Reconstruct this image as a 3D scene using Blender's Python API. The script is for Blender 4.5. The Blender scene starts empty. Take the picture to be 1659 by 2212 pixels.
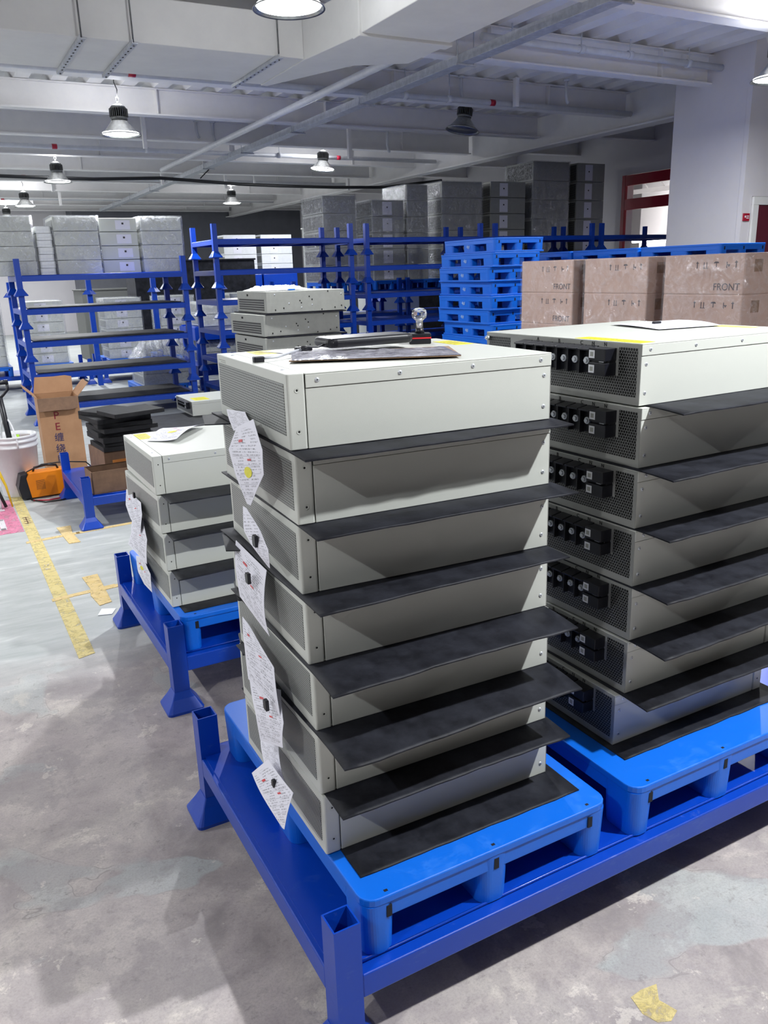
import bpy, math, random
from mathutils import Vector, Matrix
random.seed(7)
scene = bpy.context.scene
COL = scene.collection
PI = math.pi

# ------------------------------------------------------------------ camera
F = 1755.0
pit, rol, yaw = math.radians(16.54), math.radians(-1.80), math.radians(28.24)
H = 1.5
fw = Vector((math.sin(yaw)*math.cos(pit), math.cos(yaw)*math.cos(pit), -math.sin(pit)))
r0 = Vector((math.cos(yaw), -math.sin(yaw), 0)); u0 = r0.cross(fw)
rr = math.cos(rol)*r0 + math.sin(rol)*u0
uu = -math.sin(rol)*r0 + math.cos(rol)*u0
cd = bpy.data.cameras.new('camera'); cam = bpy.data.objects.new('camera', cd); COL.objects.link(cam)
m3 = Matrix((rr, uu, -fw)).transposed()
cam.matrix_world = Matrix.Translation((0, 0, H)) @ m3.to_4x4()
cd.sensor_fit = 'VERTICAL'; cd.sensor_height = 36.0; cd.lens = 36.0*F/2212.0
cd.clip_start = 0.05; cd.clip_end = 200
scene.camera = cam
# ------------------------------------------------------------------ world, exposure
w = bpy.data.worlds.new('world'); scene.world = w; w.use_nodes = True
w.node_tree.nodes['Background'].inputs[0].default_value = (0.62, 0.68, 0.8, 1)
w.node_tree.nodes['Background'].inputs[1].default_value = 0.12
scene.view_settings.view_transform = 'Standard'
scene.view_settings.look = 'None'
scene.view_settings.gamma = 1
scene.view_settings.exposure = 0.56
LAMP_W = 62.0
UP = 0.26
LAMP_COL = (0.96, 0.98, 1.0)
scene.cycles.use_denoising = True
scene.cycles.max_bounces = 7
scene.cycles.transparent_max_bounces = 24
scene.cycles.caustics_reflective = False
scene.cycles.caustics_refractive = False
scene.cycles.sample_clamp_indirect = 4

# ------------------------------------------------------------------ materials
def srgb(r, g, b):
    f = lambda c: c/12.92 if c <= 0.04045 else ((c+0.055)/1.055)**2.4
    return (f(r/255), f(g/255), f(b/255), 1)
def newmat(name):
    m = bpy.data.materials.new(name); m.use_nodes = True
    return m, m.node_tree.nodes, m.node_tree.links, m.node_tree.nodes['Principled BSDF']
def mathn(N, L, op, a, b=None, c=None):
    n = N.new('ShaderNodeMath'); n.operation = op
    for i, v in enumerate((a, b, c)):
        if v is None: continue
        if isinstance(v, (int, float)): n.inputs[i].default_value = v
        else: L.new(v, n.inputs[i])
    return n.outputs[0]
def coords(N, kind='Object'):
    return N.new('ShaderNodeTexCoord').outputs[kind]
def noise(N, L, vec, scale, detail=4, rough=0.6, dist=0):
    n = N.new('ShaderNodeTexNoise'); n.inputs['Scale'].default_value = scale
    n.inputs['Detail'].default_value = detail; n.inputs['Roughness'].default_value = rough
    n.inputs['Distortion'].default_value = dist
    L.new(vec, n.inputs['Vector']); return n.outputs['Fac']
def ramp(N, L, fac, stops):
    r = N.new('ShaderNodeValToRGB'); e = r.color_ramp.elements
    while len(e) < len(stops): e.new(0.5)
    for i, (p, c) in enumerate(stops):
        e[i].position = p; e[i].color = c if len(c) == 4 else (*c, 1)
    L.new(fac, r.inputs[0]); return r.outputs[0]
def mixc(N, L, fac, a, b):
    n = N.new('ShaderNodeMix'); n.data_type = 'RGBA'
    for s, v in ((0, fac), (6, a), (7, b)):
        if isinstance(v, (int, float)): n.inputs[s].default_value = v
        elif isinstance(v, tuple): n.inputs[s].default_value = v
        else: L.new(v, n.inputs[s])
    return n.outputs[2]
def bump(N, L, B, h, strength=0.2, dist=0.002):
    n = N.new('ShaderNodeBump'); n.inputs['Strength'].default_value = strength
    n.inputs['Distance'].default_value = dist
    L.new(h, n.inputs['Height']); L.new(n.outputs[0], B.inputs['Normal'])
def mat(name, col, rough=0.5, metal=0.0, spots=None, nscale=20, bs=0.0, bscale=400, bdist=0.0006, spec=None):
    m, N, L, B = newmat(name)
    B.inputs['Base Color'].default_value = col; B.inputs['Roughness'].default_value = rough
    B.inputs['Metallic'].default_value = metal
    if spec is not None: B.inputs['Specular IOR Level'].default_value = spec
    v = coords(N)
    if spots:
        f = noise(N, L, v, nscale, 6, 0.65)
        c = ramp(N, L, f, [(0.35, col), (0.75, spots)])
        L.new(c, B.inputs['Base Color'])
    if bs: bump(N, L, B, noise(N, L, v, bscale, 3), bs, bdist)
    return m
M = {}
M['case'] = mat('powder_coat_case', srgb(200, 203, 196), 0.42, bs=0.25, bscale=900)
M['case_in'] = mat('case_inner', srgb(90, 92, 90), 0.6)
M['grey_case'] = mat('grey_case', srgb(150, 152, 146), 0.5, spots=srgb(160, 161, 155), bs=0.2)
M['white_case'] = mat('white_case', srgb(225, 228, 232), 0.45, spots=srgb(214, 217, 221))
M['rear'] = mat('rear_steel', srgb(158, 159, 155), 0.42, 0.25, spots=srgb(142, 144, 141), nscale=12)
M['black'] = mat('black_plastic', srgb(15, 16, 24), 0.38, spots=srgb(22, 23, 31), bs=0.15)
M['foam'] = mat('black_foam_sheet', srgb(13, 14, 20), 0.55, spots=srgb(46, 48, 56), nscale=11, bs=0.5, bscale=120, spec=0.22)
M['foamblock'] = mat('black_foam_block', srgb(24, 24, 27), 0.7, spots=srgb(44, 44, 46), nscale=14, bs=0.4, bscale=200, spec=0.25)
M['blue'] = mat('blue_paint', srgb(16, 66, 160), 0.33, spots=srgb(30, 80, 172), nscale=7, bs=0.15, bscale=90)
M['bluemetal'] = mat('blue_paint_worn', srgb(10, 60, 162), 0.36, spots=srgb(38, 80, 168), nscale=26, bs=0.2, bscale=60)
M['weld'] = mat('rusty_weld', srgb(105, 92, 88), 0.6, spots=srgb(40, 60, 130), nscale=90, bs=0.4, bscale=300)
M['pallet'] = mat('blue_plastic', srgb(14, 98, 205), 0.42, spots=srgb(36, 112, 212), nscale=5, bs=0.12, bscale=250)
M['slot'] = mat('dark_slot', srgb(6, 10, 25), 0.8)
M['screw'] = mat('zinc_screw', srgb(205, 210, 216), 0.35, 0.45, bs=0.0)
M['hole'] = mat('hole_black', srgb(12, 12, 12), 0.8)
M['yellow'] = mat('yellow_label', srgb(228, 222, 20), 0.5, spots=srgb(205, 198, 30), nscale=90)
M['white'] = mat('white_paint', srgb(236, 234, 234), 0.6, spots=srgb(226, 225, 226), nscale=3)
M['duct'] = mat('duct_grey_paint', srgb(224, 224, 222), 0.55, spots=srgb(214, 214, 213), nscale=3)
M['pipe'] = mat('white_pipe_paint', srgb(214, 216, 222), 0.4, spots=srgb(196, 198, 205), nscale=9)
M['galv'] = mat('galvanised_tray', srgb(200, 203, 210), 0.45, 0.25, spots=srgb(165, 168, 175), nscale=18)
M['red'] = mat('red_paint', srgb(170, 12, 50), 0.4, spots=srgb(150, 10, 40), nscale=4)
M['dred'] = mat('dark_red_door_paint', srgb(92, 26, 44), 0.45, spots=srgb(78, 24, 38), nscale=5)
M['cardboard'] = mat('cardboard', srgb(172, 132, 98), 0.8, spots=srgb(158, 118, 86), nscale=8, bs=0.2, bscale=60)
M['cardpink'] = mat('carton_board', srgb(162, 136, 124), 0.7, spots=srgb(150, 124, 113), nscale=3)
M['cardold_shaded'] = mat('cardboard_old_and_shaded', srgb(125, 96, 74), 0.75, spots=srgb(100, 76, 60), nscale=14)  # old worn board; also the shaded tone of the tall carton's front flap
M['ink'] = mat('printed_ink', srgb(52, 44, 50), 0.7)
M['inkblue'] = mat('navy_ink', srgb(44, 46, 92), 0.7)
M['inkred'] = mat('maroon_ink', srgb(126, 26, 44), 0.7)
M['inkdark'] = mat('dark_panel_ink', srgb(28, 28, 28), 0.6)
M['chalk'] = mat('white_chalk', srgb(170, 195, 228), 0.8)
M['lampmetal'] = mat('brushed_aluminium', srgb(170, 172, 172), 0.28, 0.9, spots=srgb(140, 140, 138), nscale=30)
M['heatsink'] = mat('heatsink', srgb(120, 122, 122), 0.4, 0.8, spots=srgb(95, 96, 98), nscale=30)
M['cable'] = mat('black_cable', srgb(14, 15, 20), 0.5, bs=0.1)
M['bucket'] = mat('white_bucket_plastic', srgb(226, 226, 228), 0.4, spots=srgb(212, 212, 215), nscale=6)
M['orange'] = mat('orange_enamel', srgb(238, 138, 6), 0.38, spots=srgb(228, 126, 8), nscale=6)
M['stripeY'] = mat('yellow_stripe', srgb(232, 196, 40), 0.6, spots=srgb(210, 175, 50), nscale=30)
M['stripeK'] = mat('black_stripe', srgb(22, 22, 26), 0.6, spots=srgb(35, 35, 38), nscale=30)
M['concreteblock'] = mat('pinkish_concrete', srgb(182, 172, 172), 0.85, spots=srgb(160, 150, 150), nscale=30, bs=0.5, bscale=90)
M['lime'] = mat('lime_plastic', srgb(168, 215, 40), 0.45, spots=srgb(150, 200, 40))
M['stampred'] = mat('red_trim', srgb(205, 40, 50), 0.4)
M['tapeplastic'] = mat('amber_tape', srgb(196, 120, 60), 0.3, spots=srgb(220, 150, 80), nscale=12)
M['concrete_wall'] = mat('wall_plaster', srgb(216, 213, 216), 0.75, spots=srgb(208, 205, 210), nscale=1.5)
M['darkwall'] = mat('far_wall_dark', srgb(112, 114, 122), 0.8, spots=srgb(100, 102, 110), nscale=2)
M['whitewrap'] = mat('white_foam_tray', srgb(240, 242, 245), 0.35, spots=srgb(225, 228, 232), nscale=40)
M['skin_board'] = mat('brown_clipboard', srgb(150, 122, 96), 0.5, spots=srgb(130, 102, 80))

def scuffed(name, base, scuff, rough, amt):
    m, N, L, B = newmat(name); v = coords(N)
    mp = N.new('ShaderNodeMapping'); mp.inputs['Scale'].default_value = (3, 3, 9); L.new(v, mp.inputs[0])
    f1 = ramp(N, L, noise(N, L, mp.outputs[0], 2.2, 9, 0.75, 0.3), [(0.56, (0, 0, 0)), (0.74, (1, 1, 1))])
    f2 = ramp(N, L, noise(N, L, v, 60, 6, 0.8), [(0.60, (0, 0, 0)), (0.70, (1, 1, 1))])
    f = mathn(N, L, 'MULTIPLY', mathn(N, L, 'ADD', f1, mathn(N, L, 'MULTIPLY', f2, 0.5)), amt)
    L.new(mixc(N, L, f, base, scuff), B.inputs['Base Color'])
    L.new(ramp(N, L, f1, [(0, (rough,)*3), (1, (rough+0.25,)*3)]), B.inputs['Roughness'])
    bump(N, L, B, noise(N, L, v, 70, 4), 0.12, 0.001)
    return m
M['bluemetal'] = scuffed('blue_paint_worn', srgb(5, 62, 170), srgb(92, 118, 178), 0.32, 0.55)
M['blue'] = scuffed('blue_paint', srgb(3, 60, 172), srgb(66, 104, 182), 0.30, 0.5)
M['pallet'] = scuffed('blue_plastic', srgb(3, 100, 210), srgb(70, 142, 226), 0.40, 0.35)
def hexmat(name, base, hole, metal, pitch, rad, rough, ux, uy):
    m, N, L, B = newmat(name)
    B.inputs['Roughness'].default_value = rough
    s = N.new('ShaderNodeSeparateXYZ'); L.new(coords(N), s.inputs[0])
    u = s.outputs[ux]; v = s.outputs[uy]
    def lat(ou, ov):
        a = mathn(N, L, 'DIVIDE', u, pitch); a = mathn(N, L, 'ADD', a, ou)
        b = mathn(N, L, 'DIVIDE', v, pitch*1.732); b = mathn(N, L, 'ADD', b, ov)
        a = mathn(N, L, 'ABSOLUTE', mathn(N, L, 'SUBTRACT', mathn(N, L, 'FRACT', a), 0.5))
        b = mathn(N, L, 'ABSOLUTE', mathn(N, L, 'MULTIPLY', mathn(N, L, 'SUBTRACT', mathn(N, L, 'FRACT', b), 0.5), 1.732))
        # hexagonal distance
        h2 = mathn(N, L, 'ADD', mathn(N, L, 'MULTIPLY', a, 0.5), mathn(N, L, 'MULTIPLY', b, 0.866))
        return mathn(N, L, 'MAXIMUM', a, h2)
    d = mathn(N, L, 'MINIMUM', lat(0, 0), lat(0.5, 0.5))
    msk = N.new('ShaderNodeMapRange'); msk.inputs[1].default_value = rad-0.03; msk.inputs[2].default_value = rad+0.03
    L.new(d, msk.inputs[0]); f = msk.outputs[0]
    L.new(mixc(N, L, f, hole, base), B.inputs['Base Color'])
    L.new(mathn(N, L, 'MULTIPLY', f, metal), B.inputs['Metallic'])
    bump(N, L, B, f, 0.6, 0.001)
    return m
M['grille'] = hexmat('perforated_grille', srgb(188, 192, 188), srgb(74, 76, 74), 0.0, 0.0060, 0.40, 0.45, 1, 2)
M['hexrear'] = hexmat('perforated_rear', srgb(150, 152, 150), srgb(6, 6, 7), 0.2, 0.0075, 0.435, 0.4, 1, 2)
def linesmat(name, base, dark, period, duty, axis=2):
    m, N, L, B = newmat(name)
    s = N.new('ShaderNodeSeparateXYZ'); L.new(coords(N), s.inputs[0])
    f = mathn(N, L, 'FRACT', mathn(N, L, 'DIVIDE', s.outputs[axis], period))
    f = mathn(N, L, 'GREATER_THAN', f, duty)
    L.new(mixc(N, L, f, dark, base), B.inputs['Base Color']); B.inputs['Roughness'].default_value = 0.5
    return m
M['slats'] = linesmat('slotted_grille', srgb(150, 152, 146), srgb(20, 20, 20), 0.0155, 0.72)
M['vent'] = linesmat('vent_lines', srgb(226, 130, 8), srgb(60, 36, 10), 0.006, 0.4)

def papermat():
    m, N, L, B = newmat('printed_paper')
    uv = coords(N, 'UV'); s = N.new('ShaderNodeSeparateXYZ'); L.new(uv, s.inputs[0])
    u, v = s.outputs[0], s.outputs[1]
    row = mathn(N, L, 'FRACT', mathn(N, L, 'MULTIPLY', v, 26.0))
    rowm = mathn(N, L, 'MULTIPLY', mathn(N, L, 'GREATER_THAN', row, 0.35), mathn(N, L, 'LESS_THAN', row, 0.85))
    mp = N.new('ShaderNodeMapping'); mp.inputs['Scale'].default_value = (60, 26, 1); L.new(uv, mp.inputs[0])
    n1 = noise(N, L, mp.outputs[0], 1.0, 2, 0.7)
    mp2 = N.new('ShaderNodeMapping'); mp2.inputs['Scale'].default_value = (5, 7, 1); L.new(uv, mp2.inputs[0])
    n2 = noise(N, L, mp2.outputs[0], 1.0, 2, 0.5)
    t = mathn(N, L, 'MULTIPLY', mathn(N, L, 'GREATER_THAN', n1, 0.5), mathn(N, L, 'GREATER_THAN', n2, 0.46))
    t = mathn(N, L, 'MULTIPLY', t, rowm)
    def inside(x, a, b): return mathn(N, L, 'MULTIPLY', mathn(N, L, 'GREATER_THAN', x, a), mathn(N, L, 'LESS_THAN', x, b))
    t = mathn(N, L, 'MULTIPLY', t, mathn(N, L, 'MULTIPLY', inside(u, 0.07, 0.93), inside(v, 0.06, 0.94)))
    # ruled table lines
    g = mathn(N, L, 'LESS_THAN', mathn(N, L, 'FRACT', mathn(N, L, 'MULTIPLY', v, 8.6)), 0.05)
    g = mathn(N, L, 'MULTIPLY', g, mathn(N, L, 'MULTIPLY', inside(u, 0.08, 0.92), inside(v, 0.05, 0.6)))
    c = mixc(N, L, mathn(N, L, 'MULTIPLY', t, 0.62), srgb(228, 228, 238), srgb(60, 58, 74))
    c = mixc(N, L, mathn(N, L, 'MULTIPLY', g, 0.5), c, srgb(70, 68, 84))
    L.new(c, B.inputs['Base Color']); B.inputs['Roughness'].default_value = 0.65
    return m
M['paper'] = papermat()

def wrapmat(name, opacity=0.16, sc=9.0):
    m, N, L, B = newmat(name); N.remove(B)
    out = [n for n in N if n.type == 'OUTPUT_MATERIAL'][0]
    v = coords(N); n1 = noise(N, L, v, sc, 5, 0.7, 1.5)
    bp = N.new('ShaderNodeBump'); bp.inputs['Strength'].default_value = 1.0; bp.inputs['Distance'].default_value = 0.03
    L.new(n1, bp.inputs['Height'])
    gl = N.new('ShaderNodeBsdfGlossy'); gl.inputs['Roughness'].default_value = 0.16; L.new(bp.outputs[0], gl.inputs['Normal'])
    gl.inputs['Color'].default_value = (0.9, 0.93, 1, 1)
    df = N.new('ShaderNodeBsdfDiffuse'); df.inputs['Color'].default_value = (0.8, 0.82, 0.86, 1); L.new(bp.outputs[0], df.inputs['Normal'])
    tr = N.new('ShaderNodeBsdfTransparent')
    mx = N.new('ShaderNodeMixShader'); mx.inputs[0].default_value = 0.35; L.new(gl.outputs[0], mx.inputs[1]); L.new(df.outputs[0], mx.inputs[2])
    fac = ramp(N, L, noise(N, L, v, sc*1.7, 6, 0.75, 2.0), [(0.42, (opacity*0.5,)*3), (0.66, (min(1, opacity*3.2),)*3)])
    m2 = N.new('ShaderNodeMixShader'); L.new(fac, m2.inputs[0]); L.new(tr.outputs[0], m2.inputs[1]); L.new(mx.outputs[0], m2.inputs[2])
    L.new(m2.outputs[0], out.inputs[0]); return m
M['wrap'] = wrapmat('stretch_wrap', 0.075, 7)
M['wrapmid'] = wrapmat('stretch_wrap_dense', 0.15, 9)
M['wrapheavy'] = wrapmat('crumpled_film', 0.38, 14)
def glassmat():
    m, N, L, B = newmat('clear_acrylic')
    B.inputs['Base Color'].default_value = (0.95, 0.97, 1, 1); B.inputs['Roughness'].default_value = 0.03
    B.inputs['Transmission Weight'].default_value = 1.0; B.inputs['IOR'].default_value = 1.48
    v = coords(N); c = ramp(N, L, noise(N, L, v, 30), [(0.3, (0.93, 0.95, 1)), (0.8, (1, 1, 1))]); L.new(c, B.inputs['Base Color'])
    return m
M['acrylic'] = glassmat()
M['pouch'] = mat('pouch_film', srgb(120, 118, 130), 0.12, spots=srgb(205, 205, 215), nscale=22, bs=0.8, bscale=25, bdist=0.004)
def emit(name, col, s):
    m, N, L, B = newmat(name); B.inputs['Base Color'].default_value = (*col, 1)
    B.inputs['Emission Color'].default_value = (*col, 1); B.inputs['Emission Strength'].default_value = s
    v = coords(N); c = ramp(N, L, noise(N, L, v, 25), [(0.3, tuple(x*0.9 for x in col)), (0.7, col)]); L.new(c, B.inputs['Emission Color'])
    return m
M['led'] = emit('lamp_lens', (0.95, 0.98, 1.0), 9.0)
M['tube'] = emit('fluorescent_tube', (1.0, 1.0, 0.93), 8.0)

def floormat():
    m, N, L, B = newmat('worn_concrete')
    v = coords(N)
    big = noise(N, L, v, 1.1, 5, 0.6, 0.6); mid = noise(N, L, v, 4.0, 9, 0.66, 0.35); fine = noise(N, L, v, 26, 9, 0.8, 0.1)
    c = ramp(N, L, mid, [(0.30, srgb(122, 116, 116)), (0.45, srgb(152, 145, 143)), (0.55, srgb(168, 161, 157)), (0.68, srgb(192, 186, 177))])
    pf = noise(N, L, v, 1.5, 4, 0.55, 0.5)
    pm = ramp(N, L, pf, [(0.55, (0, 0, 0)), (0.565, (1, 1, 1))])
    c = mixc(N, L, mathn(N, L, 'MULTIPLY', pm, 0.6), c, srgb(160, 168, 167))
    qf = noise(N, L, v, 2.6, 6, 0.7, 0.5)
    qm = ramp(N, L, qf, [(0.62, (0, 0, 0)), (0.66, (1, 1, 1))])
    c = mixc(N, L, mathn(N, L, 'MULTIPLY', qm, 0.5), c, srgb(200, 194, 182))
    c = mixc(N, L, mathn(N, L, 'MULTIPLY', ramp(N, L, big, [(0.42, (0, 0, 0)), (0.62, (1, 1, 1))]), 0.35), c, srgb(176, 164, 166))
    fm = ramp(N, L, fine, [(0.3, (0, 0, 0)), (0.45, (1, 1, 1))])
    c = mixc(N, L, mathn(N, L, 'SUBTRACT', 1.0, fm), c, srgb(118, 114, 112))
    # smoother coated aisle further away (y > 3.4)
    crack = mathn(N, L, 'LESS_THAN', mathn(N, L, 'ABSOLUTE', mathn(N, L, 'SUBTRACT', pf, 0.553)), 0.0009)
    crack = mathn(N, L, 'MULTIPLY', crack, mathn(N, L, 'GREATER_THAN', mid, 0.5))
    c = mixc(N, L, mathn(N, L, 'MULTIPLY', crack, 0.35), c, srgb(84, 80, 78))
    p2 = ramp(N, L, noise(N, L, v, 1.9, 8, 0.68, 0.2), [(0.50, (0, 0, 0)), (0.53, (1, 1, 1))])
    c = mixc(N, L, mathn(N, L, 'MULTIPLY', p2, 0.42), c, srgb(132, 126, 128))
    p3 = ramp(N, L, noise(N, L, v, 5.5, 8, 0.72, 0.2), [(0.60, (0, 0, 0)), (0.62, (1, 1, 1))])
    c = mixc(N, L, mathn(N, L, 'MULTIPLY', p3, 0.5), c, srgb(204, 197, 188))
    gr = noise(N, L, v, 160, 4, 0.8)
    c = mixc(N, L, ramp(N, L, gr, [(0.35, (0.35,)*3), (0.55, (0, 0, 0))]), c, srgb(118, 112, 110))
    s = N.new('ShaderNodeSeparateXYZ'); L.new(v, s.inputs[0])
    e = mathn(N, L, 'ADD', s.outputs[1], mathn(N, L, 'MULTIPLY', big, 1.2))
    em = N.new('ShaderNodeMapRange'); em.inputs[1].default_value = 3.6; em.inputs[2].default_value = 4.1; L.new(e, em.inputs[0])
    mp = N.new('ShaderNodeMapping'); mp.inputs['Scale'].default_value = (2, 9, 1); L.new(v, mp.inputs[0])
    st = noise(N, L, mp.outputs[0], 1.6, 6, 0.6, 0.4)
    cc = ramp(N, L, st, [(0.35, srgb(148, 152, 151)), (0.6, srgb(164, 167, 166)), (0.72, srgb(184, 186, 184))])
    c = mixc(N, L, em.outputs[0], c, cc)
    vm = N.new('ShaderNodeVectorMath'); vm.operation = 'SCALE'; vm.inputs[3].default_value = 1.22; L.new(c, vm.inputs[0]); c = vm.outputs[0]
    L.new(c, B.inputs['Base Color'])
    L.new(ramp(N, L, mid, [(0.3, (0.42,)*3), (0.7, (0.62,)*3)]), B.inputs['Roughness'])
    hsum = mathn(N, L, 'ADD', mathn(N, L, 'MULTIPLY', pm, 0.35), mathn(N, L, 'ADD', mid, mathn(N, L, 'MULTIPLY', fine, 0.25)))
    bump(N, L, B, hsum, 0.35, 0.006)
    return m
M['floor'] = floormat()
def wornpaint(name, col, col2, thr=0.40):
    m, N, L, B = newmat(name)
    out = [n for n in N if n.type == 'OUTPUT_MATERIAL'][0]
    v = coords(N)
    L.new(ramp(N, L, noise(N, L, v, 30, 5), [(0.35, col), (0.7, col2)]), B.inputs['Base Color']); B.inputs['Roughness'].default_value = 0.6
    tr = N.new('ShaderNodeBsdfTransparent'); mx = N.new('ShaderNodeMixShader')
    f = ramp(N, L, noise(N, L, v, 22, 8, 0.8, 1.0), [(thr-0.08, (0.10,)*3), (thr+0.06, (0.80,)*3)])
    L.new(f, mx.inputs[0]); L.new(tr.outputs[0], mx.inputs[1]); L.new(B.outputs[0], mx.inputs[2]); L.new(mx.outputs[0], out.inputs[0])
    return m
M['fyellow'] = wornpaint('worn_yellow_paint', srgb(214, 196, 128), srgb(224, 208, 148), 0.45)
M['fyellow2'] = wornpaint('worn_yellow_tape', srgb(228, 204, 150), srgb(220, 192, 128), 0.42)
M['fpink'] = wornpaint('worn_pink_paint', srgb(216, 120, 154), srgb(226, 150, 178), 0.46)
M['fwhite'] = wornpaint('worn_white_paint', srgb(215, 212, 216), srgb(225, 222, 226), 0.36)

# ------------------------------------------------------------------ mesh builder
class MB:
    def __init__(s): s.v = []; s.f = []; s.mi = []; s.sm = []; s.cur = 0
    def face(s, ids, smooth=False): s.f.append(ids); s.mi.append(s.cur); s.sm.append(smooth)
    def box(s, x0, y0, z0, x1, y1, z1):
        n = len(s.v)
        s.v += [(x0,y0,z0),(x1,y0,z0),(x1,y1,z0),(x0,y1,z0),(x0,y0,z1),(x1,y0,z1),(x1,y1,z1),(x0,y1,z1)]
        for q in ((3,2,1,0),(4,5,6,7),(0,1,5,4),(1,2,6,5),(2,3,7,6),(3,0,4,7)): s.face([n+i for i in q])
        return s
    def prism(s, pts, z0, z1, axis='z', smooth=False):
        """extrude polygon pts (counter-clockwise) along axis"""
        n = len(s.v); k = len(pts)
        def P(a, b, c):
            return {'z': (a, b, c), 'y': (a, c, b), 'x': (c, a, b)}[axis]
        for z in (z0, z1):
            for a, b in pts: s.v.append(P(a, b, z))
        fl = axis == 'y'
        bot = list(range(n, n+k)); top = list(range(n+k, n+2*k))
        s.face(bot if fl else bot[::-1]); s.face(top[::-1] if fl else top)
        for i in range(k):
            j = (i+1) % k; q = [n+i, n+j, n+k+j, n+k+i]
            s.face(q[::-1] if fl else q, smooth)
        return s
    def tube(s, pts, r, seg=8, cap=True):
        """round tube along a polyline"""
        pts = [Vector(p) for p in pts]; n0 = len(s.v); rs = r if isinstance(r, (list, tuple)) else [r]*len(pts)
        up = None
        for i, p in enumerate(pts):
            d = (pts[min(i+1, len(pts)-1)] - pts[max(i-1, 0)]).normalized()
            if up is None: up = Vector((0, 0, 1)) if abs(d.z) < 0.9 else Vector((1, 0, 0))
            a = d.cross(up).normalized(); b = a.cross(d).normalized(); up = b
            for k in range(seg):
                t = 2*PI*k/seg; s.v.append(tuple(p + (a*math.cos(t) + b*math.sin(t))*rs[i]))
        for i in range(len(pts)-1):
            for k in range(seg):
                k2 = (k+1) % seg; s.face([n0+i*seg+k, n0+i*seg+k2, n0+(i+1)*seg+k2, n0+(i+1)*seg+k], True)
        if cap:
            s.face([n0+k for k in range(seg)][::-1]); s.face([n0+(len(pts)-1)*seg+k for k in range(seg)])
        return s
    def lathe(s, prof, c=(0, 0, 0), seg=32, smooth=True):
        n0 = len(s.v)
        for r, z in prof:
            for k in range(seg):
                t = 2*PI*k/seg; s.v.append((c[0]+r*math.cos(t), c[1]+r*math.sin(t), c[2]+z))
        for i in range(len(prof)-1):
            for k in range(seg):
                k2 = (k+1) % seg; s.face([n0+i*seg+k, n0+i*seg+k2, n0+(i+1)*seg+k2, n0+(i+1)*seg+k], smooth)
        return s
    def poly(s, pts):
        n = len(s.v); s.v += [tuple(p) for p in pts]; s.face(list(range(n, n+len(pts)))); return s
    def xf(s, mtx, start=0):
        for i in range(start, len(s.v)): s.v[i] = tuple(mtx @ Vector(s.v[i]))
        return s
    def build(s, name, mats, parent=None, bevel=0, loc=None, seg=2):
        me = bpy.data.meshes.new(name); me.from_pydata(s.v, [], s.f)
        if not isinstance(mats, (list, tuple)): mats = [mats]
        for m in mats: me.materials.append(M[m] if isinstance(m, str) else m)
        me.polygons.foreach_set('material_index', s.mi); me.polygons.foreach_set('use_smooth', s.sm)
        me.update()
        o = bpy.data.objects.new(name, me); COL.objects.link(o)
        if parent: o.parent = parent
        if loc: o.location = loc
        if bevel:
            b = o.modifiers.new('bevel', 'BEVEL'); b.width = bevel; b.segments = seg; b.limit_method = 'ANGLE'; b.angle_limit = 0.6
            b.harden_normals = False
        return o
def tag(o, label=None, cat=None, group=None, kind=None):
    if label: o['label'] = label
    if cat: o['category'] = cat
    if group: o['group'] = group
    if kind: o['kind'] = kind
    return o
def thing(name, label, cat, loc=(0, 0, 0), rz=0, group=None):
    o = bpy.data.objects.new(name, None); COL.objects.link(o); o.empty_display_size = 0.1
    o.location = loc; o.rotation_euler = (0, 0, rz); return tag(o, label, cat, group)
def kids(o): return [c for c in ALLCH.get(o.name, [])]
ALLCH = {}
def register(root):
    """remember the children of a prototype for fast copying"""
    def rec(o):
        ALLCH[o.name] = list(o.children)
        for c in o.children: rec(c)
    bpy.context.view_layer.update(); rec(root)
def dup(root, label=None, loc=None, rz=None, group=None):
    r = root.copy(); COL.objects.link(r)
    if loc is not None: r.location = loc
    if rz is not None: r.rotation_euler = (0, 0, rz)
    tag(r, label, None, group)
    for ch in ALLCH[root.name]:
        c = ch.copy(); COL.objects.link(c); c.parent = r
        for g in ALLCH[ch.name]:
            d = g.copy(); COL.objects.link(d); d.parent = c
    return r
def rrect(x0, y0, x1, y1, r, n=4):
    pts = []
    for cx, cy, a0 in ((x1-r, y0+r, -PI/2), (x1-r, y1-r, 0), (x0+r, y1-r, PI/2), (x0+r, y0+r, PI)):
        for k in range(n+1):
            a = a0 + (PI/2)*k/n; pts.append((cx+r*math.cos(a), cy+r*math.sin(a)))
    return pts
def textmesh(name, s, size, m, parent, mtx, extrude=0.0004):
    c = bpy.data.curves.new('txt', 'FONT'); c.body = s; c.size = size; c.align_x = 'CENTER'; c.align_y = 'CENTER'; c.extrude = extrude
    o = bpy.data.objects.new('txt', c); COL.objects.link(o)
    me = bpy.data.meshes.new_from_object(o.evaluated_get(bpy.context.evaluated_depsgraph_get()))
    bpy.data.objects.remove(o); bpy.data.curves.remove(c)
    me.transform(mtx); me.materials.clear(); me.materials.append(M[m])
    q = bpy.data.objects.new(name, me); COL.objects.link(q)
    if parent: q.parent = parent
    return q
# text lying on a face that looks towards -X (reads along -Y), or towards -Y (reads along +X)
FACE_NX = Matrix(((0, 0, -1, 0), (-1, 0, 0, 0), (0, 1, 0, 0), (0, 0, 0, 1)))
FACE_NY = Matrix(((1, 0, 0, 0), (0, 0, -1, 0), (0, 1, 0, 0), (0, 0, 0, 1)))
FACE_PX = Matrix(((0, 0, 1, 0), (1, 0, 0, 0), (0, 1, 0, 0), (0, 0, 0, 1)))

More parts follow.
